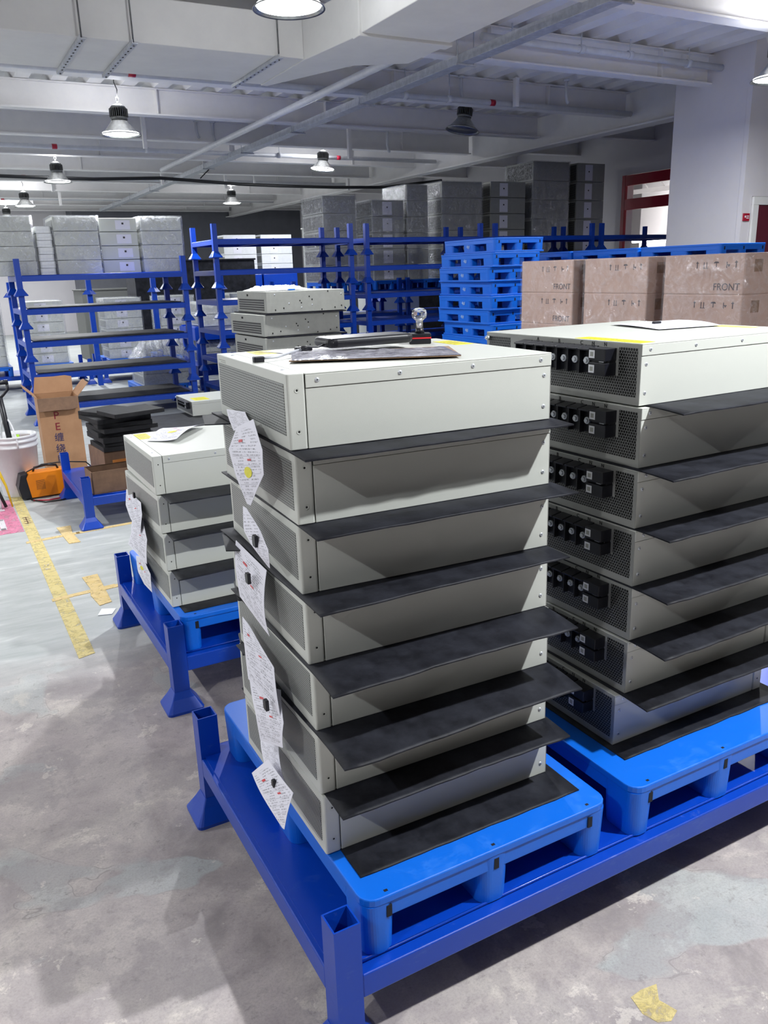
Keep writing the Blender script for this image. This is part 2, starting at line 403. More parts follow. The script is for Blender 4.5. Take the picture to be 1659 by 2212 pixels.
# ------------------------------------------------------------------ structure
XL, XR, YB, YF, ZC = -11.0, 15.0, -12.0, 27.0, 3.69
f = MB(); f.box(XL, YB, -0.1, XR+6, YF, 0); tag(f.build('floor', 'floor'), kind='structure')
# corrugated deck ceiling
c = MB(); x = XL; pts = []
while x < XR+6:
    pts += [(x, ZC+0.085), (x+0.13, ZC+0.085), (x+0.18, ZC), (x+0.34, ZC)]; x += 0.39
    
n = len(pts)
for a, b in pts: c.v.append((a, YB, b))
for a, b in pts: c.v.append((a, YF, b))
for i in range(n-1): c.face([i, i+1, n+i+1, n+i])
for a, b in pts: c.v.append((a, YB, b+0.03))
for a, b in pts: c.v.append((a, YF, b+0.03))
for i in range(n-1): c.face([3*n+i, 3*n+i+1, 2*n+i+1, 2*n+i])
tag(c.build('ceiling', 'white'), kind='structure')
def wall(name, x0, y0, x1, y1, z0=0, z1=4.2, m='concrete_wall'):
    b = MB(); b.box(x0, y0, z0, x1, y1, z1); return tag(b.build(name, m), kind='structure')
wall('wall_left', XL-0.2, YB, XL, YF)
wall('wall_front', XL, YB-0.2, XR+6, YB, m='grey_case')
wall('wall_far_left', XL, YF, 4.1, YF+0.2)
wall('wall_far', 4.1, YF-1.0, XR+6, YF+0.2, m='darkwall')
wall('wall_right', 15.0, YB, 15.2, YF)
# end wall at x = 11.2 with the red framed opening
WX = 11.2
b = MB(); b.box(WX, 11.45, 0, WX+0.2, YF-1, 4.2); b.box(WX, 6.5, 0, WX+0.2, 10.2, 4.2); b.box(WX, 10.2, 2.98, WX+0.2, 11.45, 4.2)
tag(b.build('wall_opening', 'concrete_wall'), kind='structure')
o = MB(); o.box(WX-0.03, 10.2, 2.80, WX+0.03, 11.419, 2.97); o.box(WX-0.03, 10.2, 2.40, WX+0.03, 11.419, 2.58); o.box(WX-0.032, 11.42, 0, WX+0.03, 11.5, 2.975)
tag(o.build('trim_1', 'red', bevel=0.004), kind='structure')
b = MB(); b.box(14.2, 8.0, 0, 14.3, 14.0, 4.2); tag(b.build('wall_beyond', 'concrete_wall'), kind='structure')
# white column block and the door wall
b = MB(); b.box(8.13, 6.56, 0, 8.9, 7.58, 3.74); tag(b.build('wall_column', 'concrete_wall', bevel=0.01), kind='structure')
b = MB(); b.box(8.12, 6.50, 0, 8.27, 6.56, 3.74); b.box(8.27, 6.5, 2.17, 9.4, 6.56, 3.74); b.box(9.4, 6.5, 0, WX, 6.56, 3.74)
tag(b.build('wall_door_side', 'concrete_wall'), kind='structure')
d = thing('door_1', None, None, (8.27, 6.5, 0)); tag(d, kind='structure')
b = MB(); b.box(0, -0.03, 0, 0.09, -0.001, 2.08); b.box(1.04, -0.03, 0, 1.13, -0.001, 2.08); b.box(0, -0.031, 2.08, 1.13, -0.001, 2.165)
b.build('door_frame', 'duct', d, 0.003)
b = MB(); b.box(0.092, -0.012, 0.01, 1.038, 0.04, 2.078); b.build('door_panel', 'dred', d)
b = MB(); b.tube([(0.17, -0.05, 1.02), (0.30, -0.05, 1.02)], 0.012); b.tube([(0.17, -0.005, 1.02), (0.17, -0.055, 1.02)], 0.012); b.build('door_handle', 'galv', d)
s = MB(); s.box(8.14, 6.482, 1.91, 8.235, 6.499, 1.99); sg = s.build('wall_sign', 'red')
tag(sg, 'small red rectangular sign with white marks on the wall left of the dark red door', 'sign')
t = MB(); t.lathe([(0.0, 0), (0.012, 0)], seg=16); t.xf(Matrix.Translation((8.163, 6.4805, 1.955)) @ Matrix.Rotation(PI/2, 4, 'X')); t.cur = 0
for i in range(2):
    for j in range(3): t.box(8.182+0.014*j, 6.4798, 1.955-0.02*i, 8.193+0.014*j, 6.4815, 1.965-0.02*i)
t.build('sign_marks', 'whitewrap', sg)
# I-beams along X
def ibeam(y, x0, x1, name, zb=3.4, zt=3.685, fl=0.16, th=0.012):
    b = MB(); b.box(x0, y-0.006, zb, x1, y+0.006, zt)
    b.box(x0, y-fl/2, zb-th, x1, y+fl/2, zb+0.004); b.box(x0, y-fl/2, zt-0.01, x1, y+fl/2, zt)
    x = math.ceil(x0/2.25)*2.25 + 0.6
    while x < x1:
        b.box(x, y-fl/2+0.01, zb, x+0.012, y+fl/2-0.01, zt); x += 2.25
    return tag(b.build(name, 'white'), kind='structure')
k = 1
yb = -9.61
while yb < 26:
    x1 = 8.13 if 6.4 < yb < 7.6 else 8.72
    if yb < 6.4: x1 = 15
    ibeam(yb, XL, x1, 'trim_beam_%d' % k); k += 1
    if yb > 8: ibeam(yb, 8.88, 15, 'trim_beam_%d' % k, zb=3.46); k += 1
    yb += 1.86
g = MB(); g.box(8.79, 7.58, 3.26, 8.81, 26, 3.73); g.box(8.68, 7.58, 3.245, 8.92, 26, 3.265); g.box(8.68, 7.58, 3.71, 8.92, 26, 3.73)
tag(g.build('trim_girder', 'white'), kind='structure')

# ------------------------------------------------------------------ lamps
def make_lamp(label, loc, tilt=0, lit=True, cord=0.5, power=1.0):
    t = thing('high_bay_lamp', label, 'lamp', loc, 0, 'high bay lamps hanging from the ceiling')
    if tilt: t.rotation_euler = (0, tilt, 0)
    a = MB(); a.lathe([(0.205, 0.0), (0.215, -0.004), (0.213, 0.004), (0.20, 0.01), (0.16, 0.045), (0.115, 0.10), (0.088, 0.135), (0.082, 0.15), (0.0, 0.15)], seg=40)
    a.lathe([(0.0, 0.143), (0.078, 0.143), (0.084, 0.13), (0.11, 0.098), (0.155, 0.043), (0.197, 0.008), (0.205, 0.0)], seg=40)
    a.build('reflector', 'lampmetal', t)
    a = MB(); a.lathe([(0.0, 0.15), (0.085, 0.15), (0.09, 0.155), (0.09, 0.175), (0.082, 0.18), (0.0, 0.18)], seg=32)
    for i in range(28):
        an = 2*PI*i/28; st = len(a.v); a.box(0.03, -0.003, 0.18, 0.098, 0.003, 0.26); a.xf(Matrix.Rotation(an, 4, 'Z'), st)
    a.lathe([(0.0, 0.262), (0.09, 0.262), (0.07, 0.29), (0.03, 0.305), (0.0, 0.31)][::-1], seg=32)
    a.build('heat_sink', 'heatsink', t)
    a = MB(); a.lathe([(0.0, 0.012), (0.19, 0.012), (0.193, 0.02), (0.0, 0.02)], seg=40); a.build('lens', 'led' if lit else 'lampmetal', t)
    a = MB(); a.tube([(0.0, 0, 0.30), (0.0, 0, 0.345)], 0.01); a.tube([(0.02*math.cos(q*PI/5), 0, 0.36+0.02*math.sin(q*PI/5)) for q in range(11)], 0.004, 6)
    a.build('hook', 'heatsink', t)
    a = MB()
    if cord: a.tube([(0, 0, 0.37), (0.01, 0, 0.45), (-0.015, 0, 0.52), (-0.01, 0, 0.6), (0, 0, cord)], 0.006, 6); a.build('cord', 'cable', t)
    if lit:
        l = bpy.data.lights.new('lamp_light', 'AREA'); l.shape = 'DISK'; l.size = 0.085; l.energy = LAMP_W*power; l.color = LAMP_COL
        lo = bpy.data.objects.new('lamp_light', l); COL.objects.link(lo); lo.parent = t; lo.location = (0, 0, -0.004)
        # light leaking upwards through the slots in the lamp neck
        l2 = bpy.data.lights.new('lamp_neck_light', 'POINT'); l2.shadow_soft_size = 0.06; l2.energy = LAMP_W*UP*(0.8 if 6.4 < loc[0] < 6.6 else 1); l2.color = LAMP_COL
        lo2 = bpy.data.objects.new('lamp_neck_light', l2); COL.objects.link(lo2); lo2.parent = t; lo2.location = (0, 0, 0.34)
    return t
LX = [-6.35, -2.1, 2.17, 6.35]; LY = [0.15, 5.03, 9.82, 14.64, 19.44, 23.6]
names = {(2, 1): 'nearest visible lamp, cut by the top edge of the photo, hanging under the duct',
         (2, 2): 'bright lamp hanging left of centre before the second beam', (2, 3): 'third lamp back in the left row, behind the bright one',
         (2, 4): 'small lamp far back in the left row near the left edge', (2, 5): 'farthest tiny lamp cut by the left edge',
         (3, 1): 'lamp cut by the right edge beside the white column', (3, 3): 'lit slightly tilted lamp hanging above the big wrapped stack',
         (3, 4): 'small far lamp above the middle racks'}
lampz = {(3, 1): 2.92, (3, 3): 3.16, (3, 4): 3.02}
lampx = {(3, 1): 6.52, (3, 4): 6.35, (3, 3): 6.25}
for i, lx in enumerate(LX):
    for j, ly in enumerate(LY):
        if (i, j) == (3, 2):
            make_lamp('unlit tilted high bay lamp hanging before the right girder', (6.32, 9.35, 3.17), 0.18, False, 0.5); continue
        if i == 3 and j == 5: continue
        if i == 0 and j == 0: continue
        pw = {(2, 0): 1.5, (1, 0): 0.62, (3, 0): 0.7}.get((i, j), 1.0)
        z = lampz.get((i, j), 3.0)
        lb = names.get((i, j)) or 'lit lamp outside the view, row %s, %s' % (['far left', 'left', 'middle', 'right'][i], ['behind the camera', 'second from the front', 'third from the front', 'fourth from the front', 'fifth from the front', 'last'][j])
        make_lamp(lb, (lampx.get((i, j), lx), 4.98 if (i, j) == (3, 1) else (13.45 if (i, j) == (3, 3) else (18.5 if (i, j) == (3, 4) else ly)), z), 0.10 if (i, j) == (3, 3) else 0, True, 3.69-z, pw)

# ------------------------------------------------------------------ duct, tray, pipes
d = thing('air_duct', 'large grey painted rectangular duct turning toward the camera under the ceiling', 'duct', (0, 0, 0))
b = MB(); b.box(-9, 6.39, 3.077, 2.86, 7.33, 3.37); b.build('duct_section', 'duct', d, 0.006)
b = MB(); b.prism([(2.86, 6.39), (2.94, 5.66), (3.68, 5.66), (3.68, 6.2), (3.30, 6.42), (2.92, 7.34), (2.86, 7.34)], 3.07, 3.372); b.build('duct_elbow', 'duct', d, 0.006)
b = MB(); b.box(2.94, -9, 3.077, 3.67, 5.66, 3.37); b.box(2.92, 5.58, 3.055, 3.69, 5.68, 3.375); b.build('duct_section', 'duct', d, 0.006)
for hx, y0, y1 in ((1.215, 6.31, 7.41), (1.56, 6.31, 7.41), (2.64, 6.31, 7.41), (-1.0, 6.31, 7.41)):
    h = MB(); h.box(hx-0.02, y0, 3.05, hx+0.02, y1, 3.055); h.box(hx-0.02, y0, 3.055, hx-0.015, y1, 3.075)
    h.cur = 1
    for q in range(10): h.box(hx-0.006, y0+0.12+q*0.09, 3.0495, hx+0.006, y0+0.15+q*0.09, 3.0501)
    h.build('hanger_bracket', ['galv', 'hole'], d)
    for yy in (y0+0.05, y1-0.05):
        h = MB(); h.tube([(hx, yy, 3.04), (hx, yy, 3.69)], 0.006, 6); h.build('threaded_rod', 'heatsink', d)
b = MB(); b.box(4.70, -3, 3.32, 4.84, 25, 3.40); tr = b.build('cable_tray', 'galv', bevel=0.004)
tag(tr, 'long grey metal cable tray running diagonally across the ceiling to the distance', 'cable tray')
for y in range(1, 25, 2):
    h = MB(); h.tube([(4.68, y, 3.31), (4.68, y, 3.685)], 0.005, 6); h.tube([(4.86, y, 3.31), (4.86, y, 3.685)], 0.005, 6); h.box(4.66, y-0.012, 3.302, 4.88, y+0.012, 3.318)
    h.build('tray_hanger', 'galv', tr)
def pipe(label, pts, r, marks=(), cat='pipe', clamps=()):
    p = MB(); p.tube(pts, r, 12); o = p.build('pipe', 'pipe'); tag(o, label, cat, 'painted pipes under the ceiling')
    for c in marks:
        q = MB(); q.tube([(c[0]-0.035, c[1], c[2]), (c[0]+0.035, c[1], c[2])], r+0.002, 12); q.build('red_band', 'red', o)
    for c in clamps:
        q = MB(); q.tube([(c[0]-0.03, c[1], c[2]), (c[0]+0.03, c[1], c[2])], r+0.008, 12); q.tube([(c[0], c[1], c[2]), (c[0], c[1], 3.685)], 0.007, 6); q.build('clamp', 'pipe', o)
    return o
pipe('white sprinkler main running diagonally beside the cable tray', [(4.09, -6, 3.33), (4.07, 15.5, 3.33)], 0.038)
pipe('white pipe with a red band just behind the duct', [(-9, 8.84, 3.41), (8.7, 8.86, 3.41)], 0.034, [(2.12, 8.84, 3.41), (6.42, 8.856, 3.41)], clamps=[(5.2, 8.85, 3.41), (5.8, 8.85, 3.41), (0.3, 8.84, 3.41)])
pipe('white pipe on the front of the right hand beam ending at the column', [(4.9, 6.93, 3.545), (8.12, 6.93, 3.53)], 0.034, clamps=[(5.25, 6.93, 3.543), (6.1, 6.93, 3.54), (6.75, 6.93, 3.54), (7.6, 6.93, 3.53)])
pipe('thin white pipe with a red band behind the bright lamp', [(-9, 13.7, 3.40), (8.7, 13.75, 3.40)], 0.034, [(2.05, 13.72, 3.40), (6.7, 13.74, 3.40)], clamps=[(3.4, 13.72, 3.4), (5.6, 13.73, 3.4)])
pipe('white pipe with a red band above the third lamp', [(-9, 17.7, 3.40), (10, 17.75, 3.40)], 0.034, [(2.02, 17.7, 3.40)], clamps=[(4.6, 17.7, 3.4), (6.0, 17.7, 3.4)])
pipe('farthest white pipe with a red band near the left edge', [(-9, 22.2, 3.40), (10, 22.2, 3.40)], 0.036, [(2.0, 22.2, 3.40)])
vs = [(3.08, 12.5, 3.25, 0.05), (6.72, 8.78, 3.37, 0.05), (6.30, 12.5, 3.22, 0.06), (4.35, 16.6, 3.2, 0.05), (2.6, 18.3, 3.2, 0.05), (5.6, 16.6, 3.15, 0.05), (6.2, 16.6, 3.2, 0.03), (3.0, 20.3, 3.1, 0.05), (8.5, 17, 3.2, 0.05)]
for i, (x, y, z, wd) in enumerate(vs):
    b = MB(); b.box(x-wd/2, y-0.03, z, x+wd/2, y+0.03, 3.685); b.box(x-wd/2-0.02, y-0.05, 3.68, x+wd/2+0.02, y+0.05, 3.689)
    tag(b.build('hanging_strut', 'white'), 'white vertical steel strut hanging from the deck, %s' % ['behind the bright lamp', 'at the red banded pipe before the girder', 'above the lit tilted lamp', 'beside the sprinkler main', 'in the left row far back', 'above the black cable', 'thin one above the black cable', 'far back by the tray end', 'before the far girder'][i], 'strut', 'struts hanging from the ceiling deck')
for i, (x, y, z0) in enumerate(((6.0, 8.9, 3.42), (7.35, 8.6, 3.42), (6.82, 12.2, 3.3), (3.9, 12.7, 3.45), (4.15, 12.7, 3.4))):
    b = MB(); b.tube([(x, y, 3.685), (x, y, z0+0.1), (x+0.02, y, z0+0.02), (x+0.04, y, z0)], 0.02, 8); b.tube([(x, y, 3.66), (x, y, 3.688)], 0.04, 8)
    tag(b.build('conduit_drop', 'pipe'), 'short white conduit dropping from the deck, %s' % ['left of the strut before the girder', 'right of the strut before the girder', 'beside the lit tilted lamp', 'behind the bright lamp next to the main', 'thick one beside the sprinkler main'][i], 'conduit', 'short conduits dropping from the deck')
b = MB(); b.tube([(-9, 15, 3.10), (0.5, 15, 3.13), (1.6, 15, 3.11), (2.8, 15, 3.10), (3.9, 15, 3.14), (4.5, 15, 3.11), (5.3, 15, 3.07), (6.1, 15, 3.055), (7.2, 15, 3.05), (8.3, 15, 3.07), (9.5, 14.8, 3.2)], 0.028, 8)
tag(b.build('slack_cable', 'cable'), 'thick black cable sagging across the hall below the far beams', 'cable')
for i in range(5):
    b = MB(); b.tube([(4.77, 15+i*0.01, 3.3), (4.6+0.05*i, 15, 3.15)], 0.01, 6) if i == 0 else None
    if i == 0: tag(b.build('cable_tie', 'cable'), 'short black tie holding the sagging cable to the tray', 'cable')
b = MB(); b.tube([(3.7, 12.8, 3.15), (3.8, 12.7, 3.22), (4.0, 12.6, 3.24)], [0.02, 0.05, 0.03], 8)
# ceiling tubes seen through the opening
def tubelight(loc, ln, label, ax='y'):
    b = MB()
    if ax == 'y': b.tube([(0, -ln/2, 0), (0, ln/2, 0)], 0.03, 10)
    else: b.tube([(-ln/2, 0, 0), (ln/2, 0, 0)], 0.03, 10)
    o = b.build('tube_light', 'tube', loc=loc); tag(o, label, 'lamp', 'fluorescent tubes in the room beyond the opening')
    h = MB()
    if ax == 'y': h.box(-0.05, -ln/2-0.02, 0.03, 0.05, ln/2+0.02, 0.06)
    else: h.box(-ln/2-0.02, -0.05, 0.03, ln/2+0.02, 0.05, 0.06)
    h.build('tube_housing', 'white', o)
tubelight((13.2, 12.1, 3.35), 1.2, 'lit tube light above the lower red beam of the opening')
tubelight((14.1, 13.6, 1.95), 1.0, 'lit tube seen low through the opening, left of the post')
tubelight((14.1, 12.35, 1.95), 1.2, 'lit tube seen low through the opening, right of the post')
l = bpy.data.lights.new('beyond_room_light', 'AREA'); l.shape = 'RECTANGLE'; l.size = 0.1; l.size_y = 1.2; l.energy = 90; l.color = (1, 0.98, 0.94)
lo = bpy.data.objects.new('beyond_room_light', l); COL.objects.link(lo); lo.location = (13.2, 12.1, 3.3)
for nm, x, z in (('roof_truss', 12.4, 3.0), ('roof_truss', 13.1, 2.85)):
    b = MB(); b.box(x, 9, z, x+0.1, 14, z+0.08); b.box(x, 9, z+0.25, x+0.1, 14, z+0.3)
    for q in range(12):
        b.tube([(x+0.05, 9+q*0.42, z+0.05), (x+0.05, 9.2+q*0.42, z+0.26)], 0.015, 6)
    tag(b.build(nm, 'white'), 'white steel truss seen through the red framed opening, %s' % ('nearer one' if x < 13 else 'farther one'), 'truss')
b = MB(); b.box(14.16, 12.15, 2.05, 14.195, 12.5, 2.35); nb = tag(b.build('notice_board', 'white_case'), 'pale framed notice on the wall beyond the red opening', 'notice')
b = MB(); b.box(14.15, 12.2, 2.1, 14.158, 12.45, 2.2); b.build('notice_print', 'grey_case', nb)

# ------------------------------------------------------------------ floor paint
def flat(name, pts, m, label, cat='floor marking', z=0.0015):
    b = MB(); b.prism(pts, 0.0002, z); return tag(b.build(name, m), label, cat)
flat('floor_line', [(0.320, 3.30), (0.388, 3.32), (0.388, 6.45), (0.320, 6.40)], 'fyellow', 'worn yellow line painted along the floor at the left')
flat('floor_mark', [(0.30, 5.08), (0.61, 5.11), (0.61, 5.15), (0.30, 5.12)], 'fyellow2', 'narrow yellow cross strip, farther one, joining the long line', z=0.0022)
flat('floor_mark', [(0.52, 4.93), (0.585, 4.93), (0.57, 5.14), (0.585, 5.32), (0.50, 5.32), (0.51, 5.1)], 'fyellow2', 'yellow T shaped tape mark in front of the low rack', z=0.003)
flat('floor_mark', [(0.59, 5.11), (1.3, 5.16), (1.3, 5.20), (0.59, 5.15)], 'fyellow2', 'yellow strip running under the low rack at the back', z=0.0022)
flat('floor_mark', [(0.31, 4.02), (0.62, 4.06), (0.62, 4.10), (0.31, 4.06)], 'fyellow2', 'narrow yellow cross strip, nearer one, joining the long line', z=0.0022)
flat('floor_mark', [(0.50, 3.84), (0.56, 3.86), (0.57, 4.3), (0.49, 4.29), (0.50, 4.1), (0.485, 4.0)], 'fyellow2', 'yellow T shaped tape mark beside the near low rack', z=0.003)
flat('floor_mark', [(0.56, 4.04), (0.72, 4.06), (0.72, 4.10), (0.56, 4.08)], 'fyellow2', 'short yellow strip end beside the near low rack', z=0.0025)
flat('floor_patch', [(1.070, 0.924), (1.082, 0.893), (1.108, 0.882), (1.137, 0.893), (1.130, 0.915), (1.124, 0.93), (1.150, 0.962), (1.110, 0.968), (1.078, 0.965)], 'fyellow', 'small yellow paint fragment on the floor at lower right', z=0.0012)
pk = flat('floor_mark', [(-0.6, 5.36), (0.315, 5.36), (0.305, 6.25), (-0.6, 6.25)], 'fpink', 'pink painted floor area with white strokes at the left edge')
b = MB()
for q in ((-0.02, 5.46, 0.22, 5.50), (0.19, 5.46, 0.225, 5.72), (0.0, 5.70, 0.22, 5.73), (-0.02, 5.95, 0.25, 5.99), (0.1, 5.8, 0.13, 6.25), (-0.1, 5.55, -0.06, 5.9), (0.2, 6.0, 0.235, 6.22)): b.box(q[0], q[1], 0.0016, q[2], q[3], 0.0022)
b.build('stroke', 'fwhite', pk)
for i, (x, y, ln) in enumerate(((0.355, 5.55, 1), (0.355, 5.6, 1), (0.355, 5.65, 1))): pass
b = MB()
for q in range(4): b.box(0.335, 5.53+q*0.05, 0.0017, 0.375, 5.545+q*0.05, 0.002)
b.box(0.352, 5.53, 0.0017, 0.358, 5.70, 0.002)
tag(b.build('floor_stencil', 'cardold_shaded'), 'faint brown stencil marks on the yellow floor line', 'floor marking')
b = MB(); random.seed(3)
for q in range(9):
    x = 0.325+random.random()*0.05; y = 4.52+random.random()*0.09; b.tube([(x, y, 0.002), (x+random.uniform(-.012, .012), y+random.uniform(-.02, .02), 0.002)], 0.0022, 5)
tag(b.build('chalk_scribble', 'fwhite'), 'white scribble on the yellow floor line', 'floor marking')
b = MB(); b.prism([(0.47, 3.72), (0.53, 3.70), (0.56, 3.76), (0.50, 3.79)], 0.001, 0.004); b.xf(Matrix.Identity(4))
tag(b.build('paper_scrap', 'whitewrap'), 'white paper scrap on the floor beside the near left rack post', 'paper')

# ------------------------------------------------------------------ stack rack
def rack_proto(Lx, Wy, post_h, sheet='blue', name='stacking_rack'):
    t = thing(name, 'x', 'rack', (0, 0, 0))
    d0 = 0.20
    b = MB(); a = 0.056
    def chan(x0, y0, x1, y1): b.box(x0, y0, d0-0.055, x1, y1, d0)
    chan(a, 0.0, Lx-a, 0.045); chan(a, Wy-0.045, Lx-a, Wy); chan(0, a, 0.045, Wy-a); chan(Lx-0.045, a, Lx, Wy-a)
    for q in (0.35, 0.65): b.box(Lx*q-0.025, 0.045, d0-0.05, Lx*q+0.025, Wy-0.045, d0-0.006)
    b.build('frame', 'bluemetal', t, 0.003)
    b = MB(); b.box(0.012, 0.03, d0-0.001, Lx-0.012, Wy-0.012, d0+0.004); b.build('deck_sheet', 'blue', t)
    b = MB(); b.tube([(a+0.01, 0.028, d0+0.004), (Lx*0.3, 0.031, d0+0.004), (Lx*0.6, 0.027, d0+0.004), (Lx-a-0.01, 0.03, d0+0.004)], 0.0035, 6)
    b.build('weld_seam', 'bluemetal', t)
    for (x, y) in ((0, 0), (Lx-a, 0), (0, Wy-a), (Lx-a, Wy-a)):
        b = MB(); w = 0.0035
        b.box(x, y, 0.04, x+a, y+w, post_h); b.box(x, y+a-w, 0.04, x+a, y+a, post_h); b.box(x, y+w, 0.04, x+w, y+a-w, post_h); b.box(x+a-w, y+w, 0.04, x+a, y+a-w, post_h)
        p = b.build('post', 'bluemetal', t)
        # flared foot
        b = MB(); cx, cy = x+a/2, y+a/2; s0, s1 = a/2+0.001, 0.066
        lv = [(0.0, s1), (0.010, s1+0.001), (0.048, s0+0.012), (0.072, s0), (0.072, s0-0.004), (0.05, s0-0.004), (0.0, s1-0.006)]
        n0 = 0
        for z, s in lv:
            rad = 0.016 if s > 0.05 else 0.004
            for q in rrect(cx-s, cy-s, cx+s, cy+s, rad, 3): b.v.append((q[0], q[1], z))
        k = 16
        for i in range(len(lv)-1):
            for j in range(k): b.face([i*k+j, i*k+(j+1) % k, (i+1)*k+(j+1) % k, (i+1)*k+j], False)
        b.build('foot', 'bluemetal', p)
    register(t); return t
RK = {'low': rack_proto(1.79, 0.935, 0.325), 'tall': rack_proto(1.79, 0.90, 0.372)}
RKused = {}
def rack(kind, x, y, z, label, group):
    if kind not in RKused:
        RKused[kind] = 1; o = RK[kind]; o.location = (x, y, z); tag(o, label, 'rack', group); return o
    return dup(RK[kind], label, (x, y, z), 0, group)
rack('low', 0.473, 1.13, 0, 'low blue steel stacking rack carrying the two near unit stacks', 'low blue stacking racks on the floor')
rack('low', 0.558, 2.665, 0, 'low blue steel stacking rack carrying the small stack of four units', 'low blue stacking racks on the floor')
rack('low', 0.665, 5.17, 0, 'low blue steel rack with foam slabs and small cardboard boxes', 'low blue stacking racks on the floor')
rack('low', 1.28, 7.1, 0, 'low blue steel rack with the single unit beyond the foam slabs', 'low blue stacking racks on the floor')
ordw = ['bottom', 'second from bottom', 'third from bottom', 'fourth from bottom', 'fifth from bottom', 'sixth from bottom']
def rackstack(x, y, n, where, grp):
    for i in range(n):
        rack('tall', x, y, 0.3395*i, 'blue rack, %s tier of the %s' % ((ordw[i] if i < n-1 else 'topmost'), where), grp)
rackstack(0.865, 9.48, 5, 'rack stack at left behind the PE carton', 'empty blue racks stacked at left')
rackstack(2.99, 9.48, 6, 'rack stack behind the dark grilled units', 'blue racks stacked six high in the middle')
rackstack(4.95, 9.48, 6, 'rack stack left of the pallet pile', 'blue racks stacked six high in the middle')
rackstack(6.93, 9.48, 6, 'rack stack behind the pallet pile', 'blue racks stacked six high in the middle')
rackstack(8.85, 9.48, 6, 'rack stack before the red framed opening', 'blue racks stacked six high in the middle')

# ------------------------------------------------------------------ plastic pallet
def pallet_proto(Lx, Wy, marks=False, boxy=False):
    t = thing('plastic_pallet', 'x', 'pallet')
    b = MB(); b.prism(rrect(0, 0, Lx, Wy, 0.035, 5), 0.117, 0.135)
    # skirt
    for q in ((0.004, 0.004, Lx-0.004, 0.022), (0.004, Wy-0.022, Lx-0.004, Wy-0.004), (0.004, 0.022, 0.022, Wy-0.022), (Lx-0.022, 0.022, Lx-0.004, Wy-0.022)): 
        if q[2]-q[0] > q[3]-q[1]: b.box(q[0]+0.03, q[1], 0.082, q[2]-0.03, q[3], 0.118)
        else: b.box(q[0], q[1]+0.02, 0.082, q[2], q[3]-0.02, 0.118)
    for q in (0.3, 0.7): b.box(0.03, Wy*q-0.01, 0.10, Lx-0.03, Wy*q+0.01, 0.118)
    b.build('deck', 'pallet', t, 0.003)
    fx = [(0.0015, 0.074), (Lx/2-0.04, Lx/2+0.04), (Lx-0.074, Lx-0.0015)]; fy = [(0.0015, 0.11), (Wy/2-0.06, Wy/2+0.06), (Wy-0.11, Wy-0.0015)]
    if boxy:
        fx = [(0.004, 0.10), (Lx/2-0.05, Lx/2+0.05), (Lx-0.10, Lx-0.004)]; fy = [(0.004, 0.17), (Wy/2-0.10, Wy/2+0.10), (Wy-0.17, Wy-0.004)]
        b = MB()
        for q in ((0.004, 0.004, Lx-0.004, 0.03), (0.004, Wy-0.03, Lx-0.004, Wy-0.004)): b.box(q[0], q[1], 0.0, q[2], q[3], 0.016)
        for q in ((0.004, 0.03, 0.03, Wy-0.03), (Lx-0.03, 0.03, Lx-0.004, Wy-0.03), (Lx/2-0.02, 0.03, Lx/2+0.02, Wy-0.03)): b.box(q[0], q[1], 0.0, q[2], q[3], 0.016)
        b.build('bottom_rail', 'pallet', t, 0.002)
    for i, (xa, xb) in enumerate(fx):
        for j, (ya, yb_) in enumerate(fy):
            b = MB(); n = 36
            for z, s in ((0.0, 0.004), (0.1175, 0.0)):
                for p in rrect(xa+s, ya+s, xb-s, yb_-s, 0.027, 8): b.v.append((p[0], p[1], z))
            b.face(list(range(n))[::-1]); b.face(list(range(n, 2*n)))
            for k in range(n): b.face([k, (k+1) % n, n+(k+1) % n, n+k], False)
            b.build('foot', 'pallet', t)
    for i, xx in enumerate((0.055, Lx/2, Lx-0.055)):
        b = MB(); b.box(xx-0.006, 0.0012, 0.084, xx+0.006, 0.0042, 0.110); b.box(xx-0.004, 0.012, 0.1346, xx+0.004, 0.018, 0.1354); b.build('slot', 'slot', t)
    if marks:
        ob = textmesh('chalk_mark', '4#', 0.05, 'chalk', t, Matrix.Translation((0.0022, Wy/2, 0.062)) @ FACE_NX)
    register(t); return t
PA = pallet_proto(0.625, 0.88)
PA.location = (0.548, 1.150, 0.2045); tag(PA, 'blue plastic pallet under the near middle stack of units', 'pallet', 'blue plastic pallets under stacks of units')
dup(PA, 'blue plastic pallet under the stack of units with black terminals at right', (1.245, 1.145, 0.2045), math.radians(0.3), 'blue plastic pallets under stacks of units')
dup(PA, 'blue plastic pallet under the small stack of four units at left', (0.615, 2.69, 0.2045), 0, 'blue plastic pallets under stacks of units')
PM = pallet_proto(0.60, 0.93, True, True)
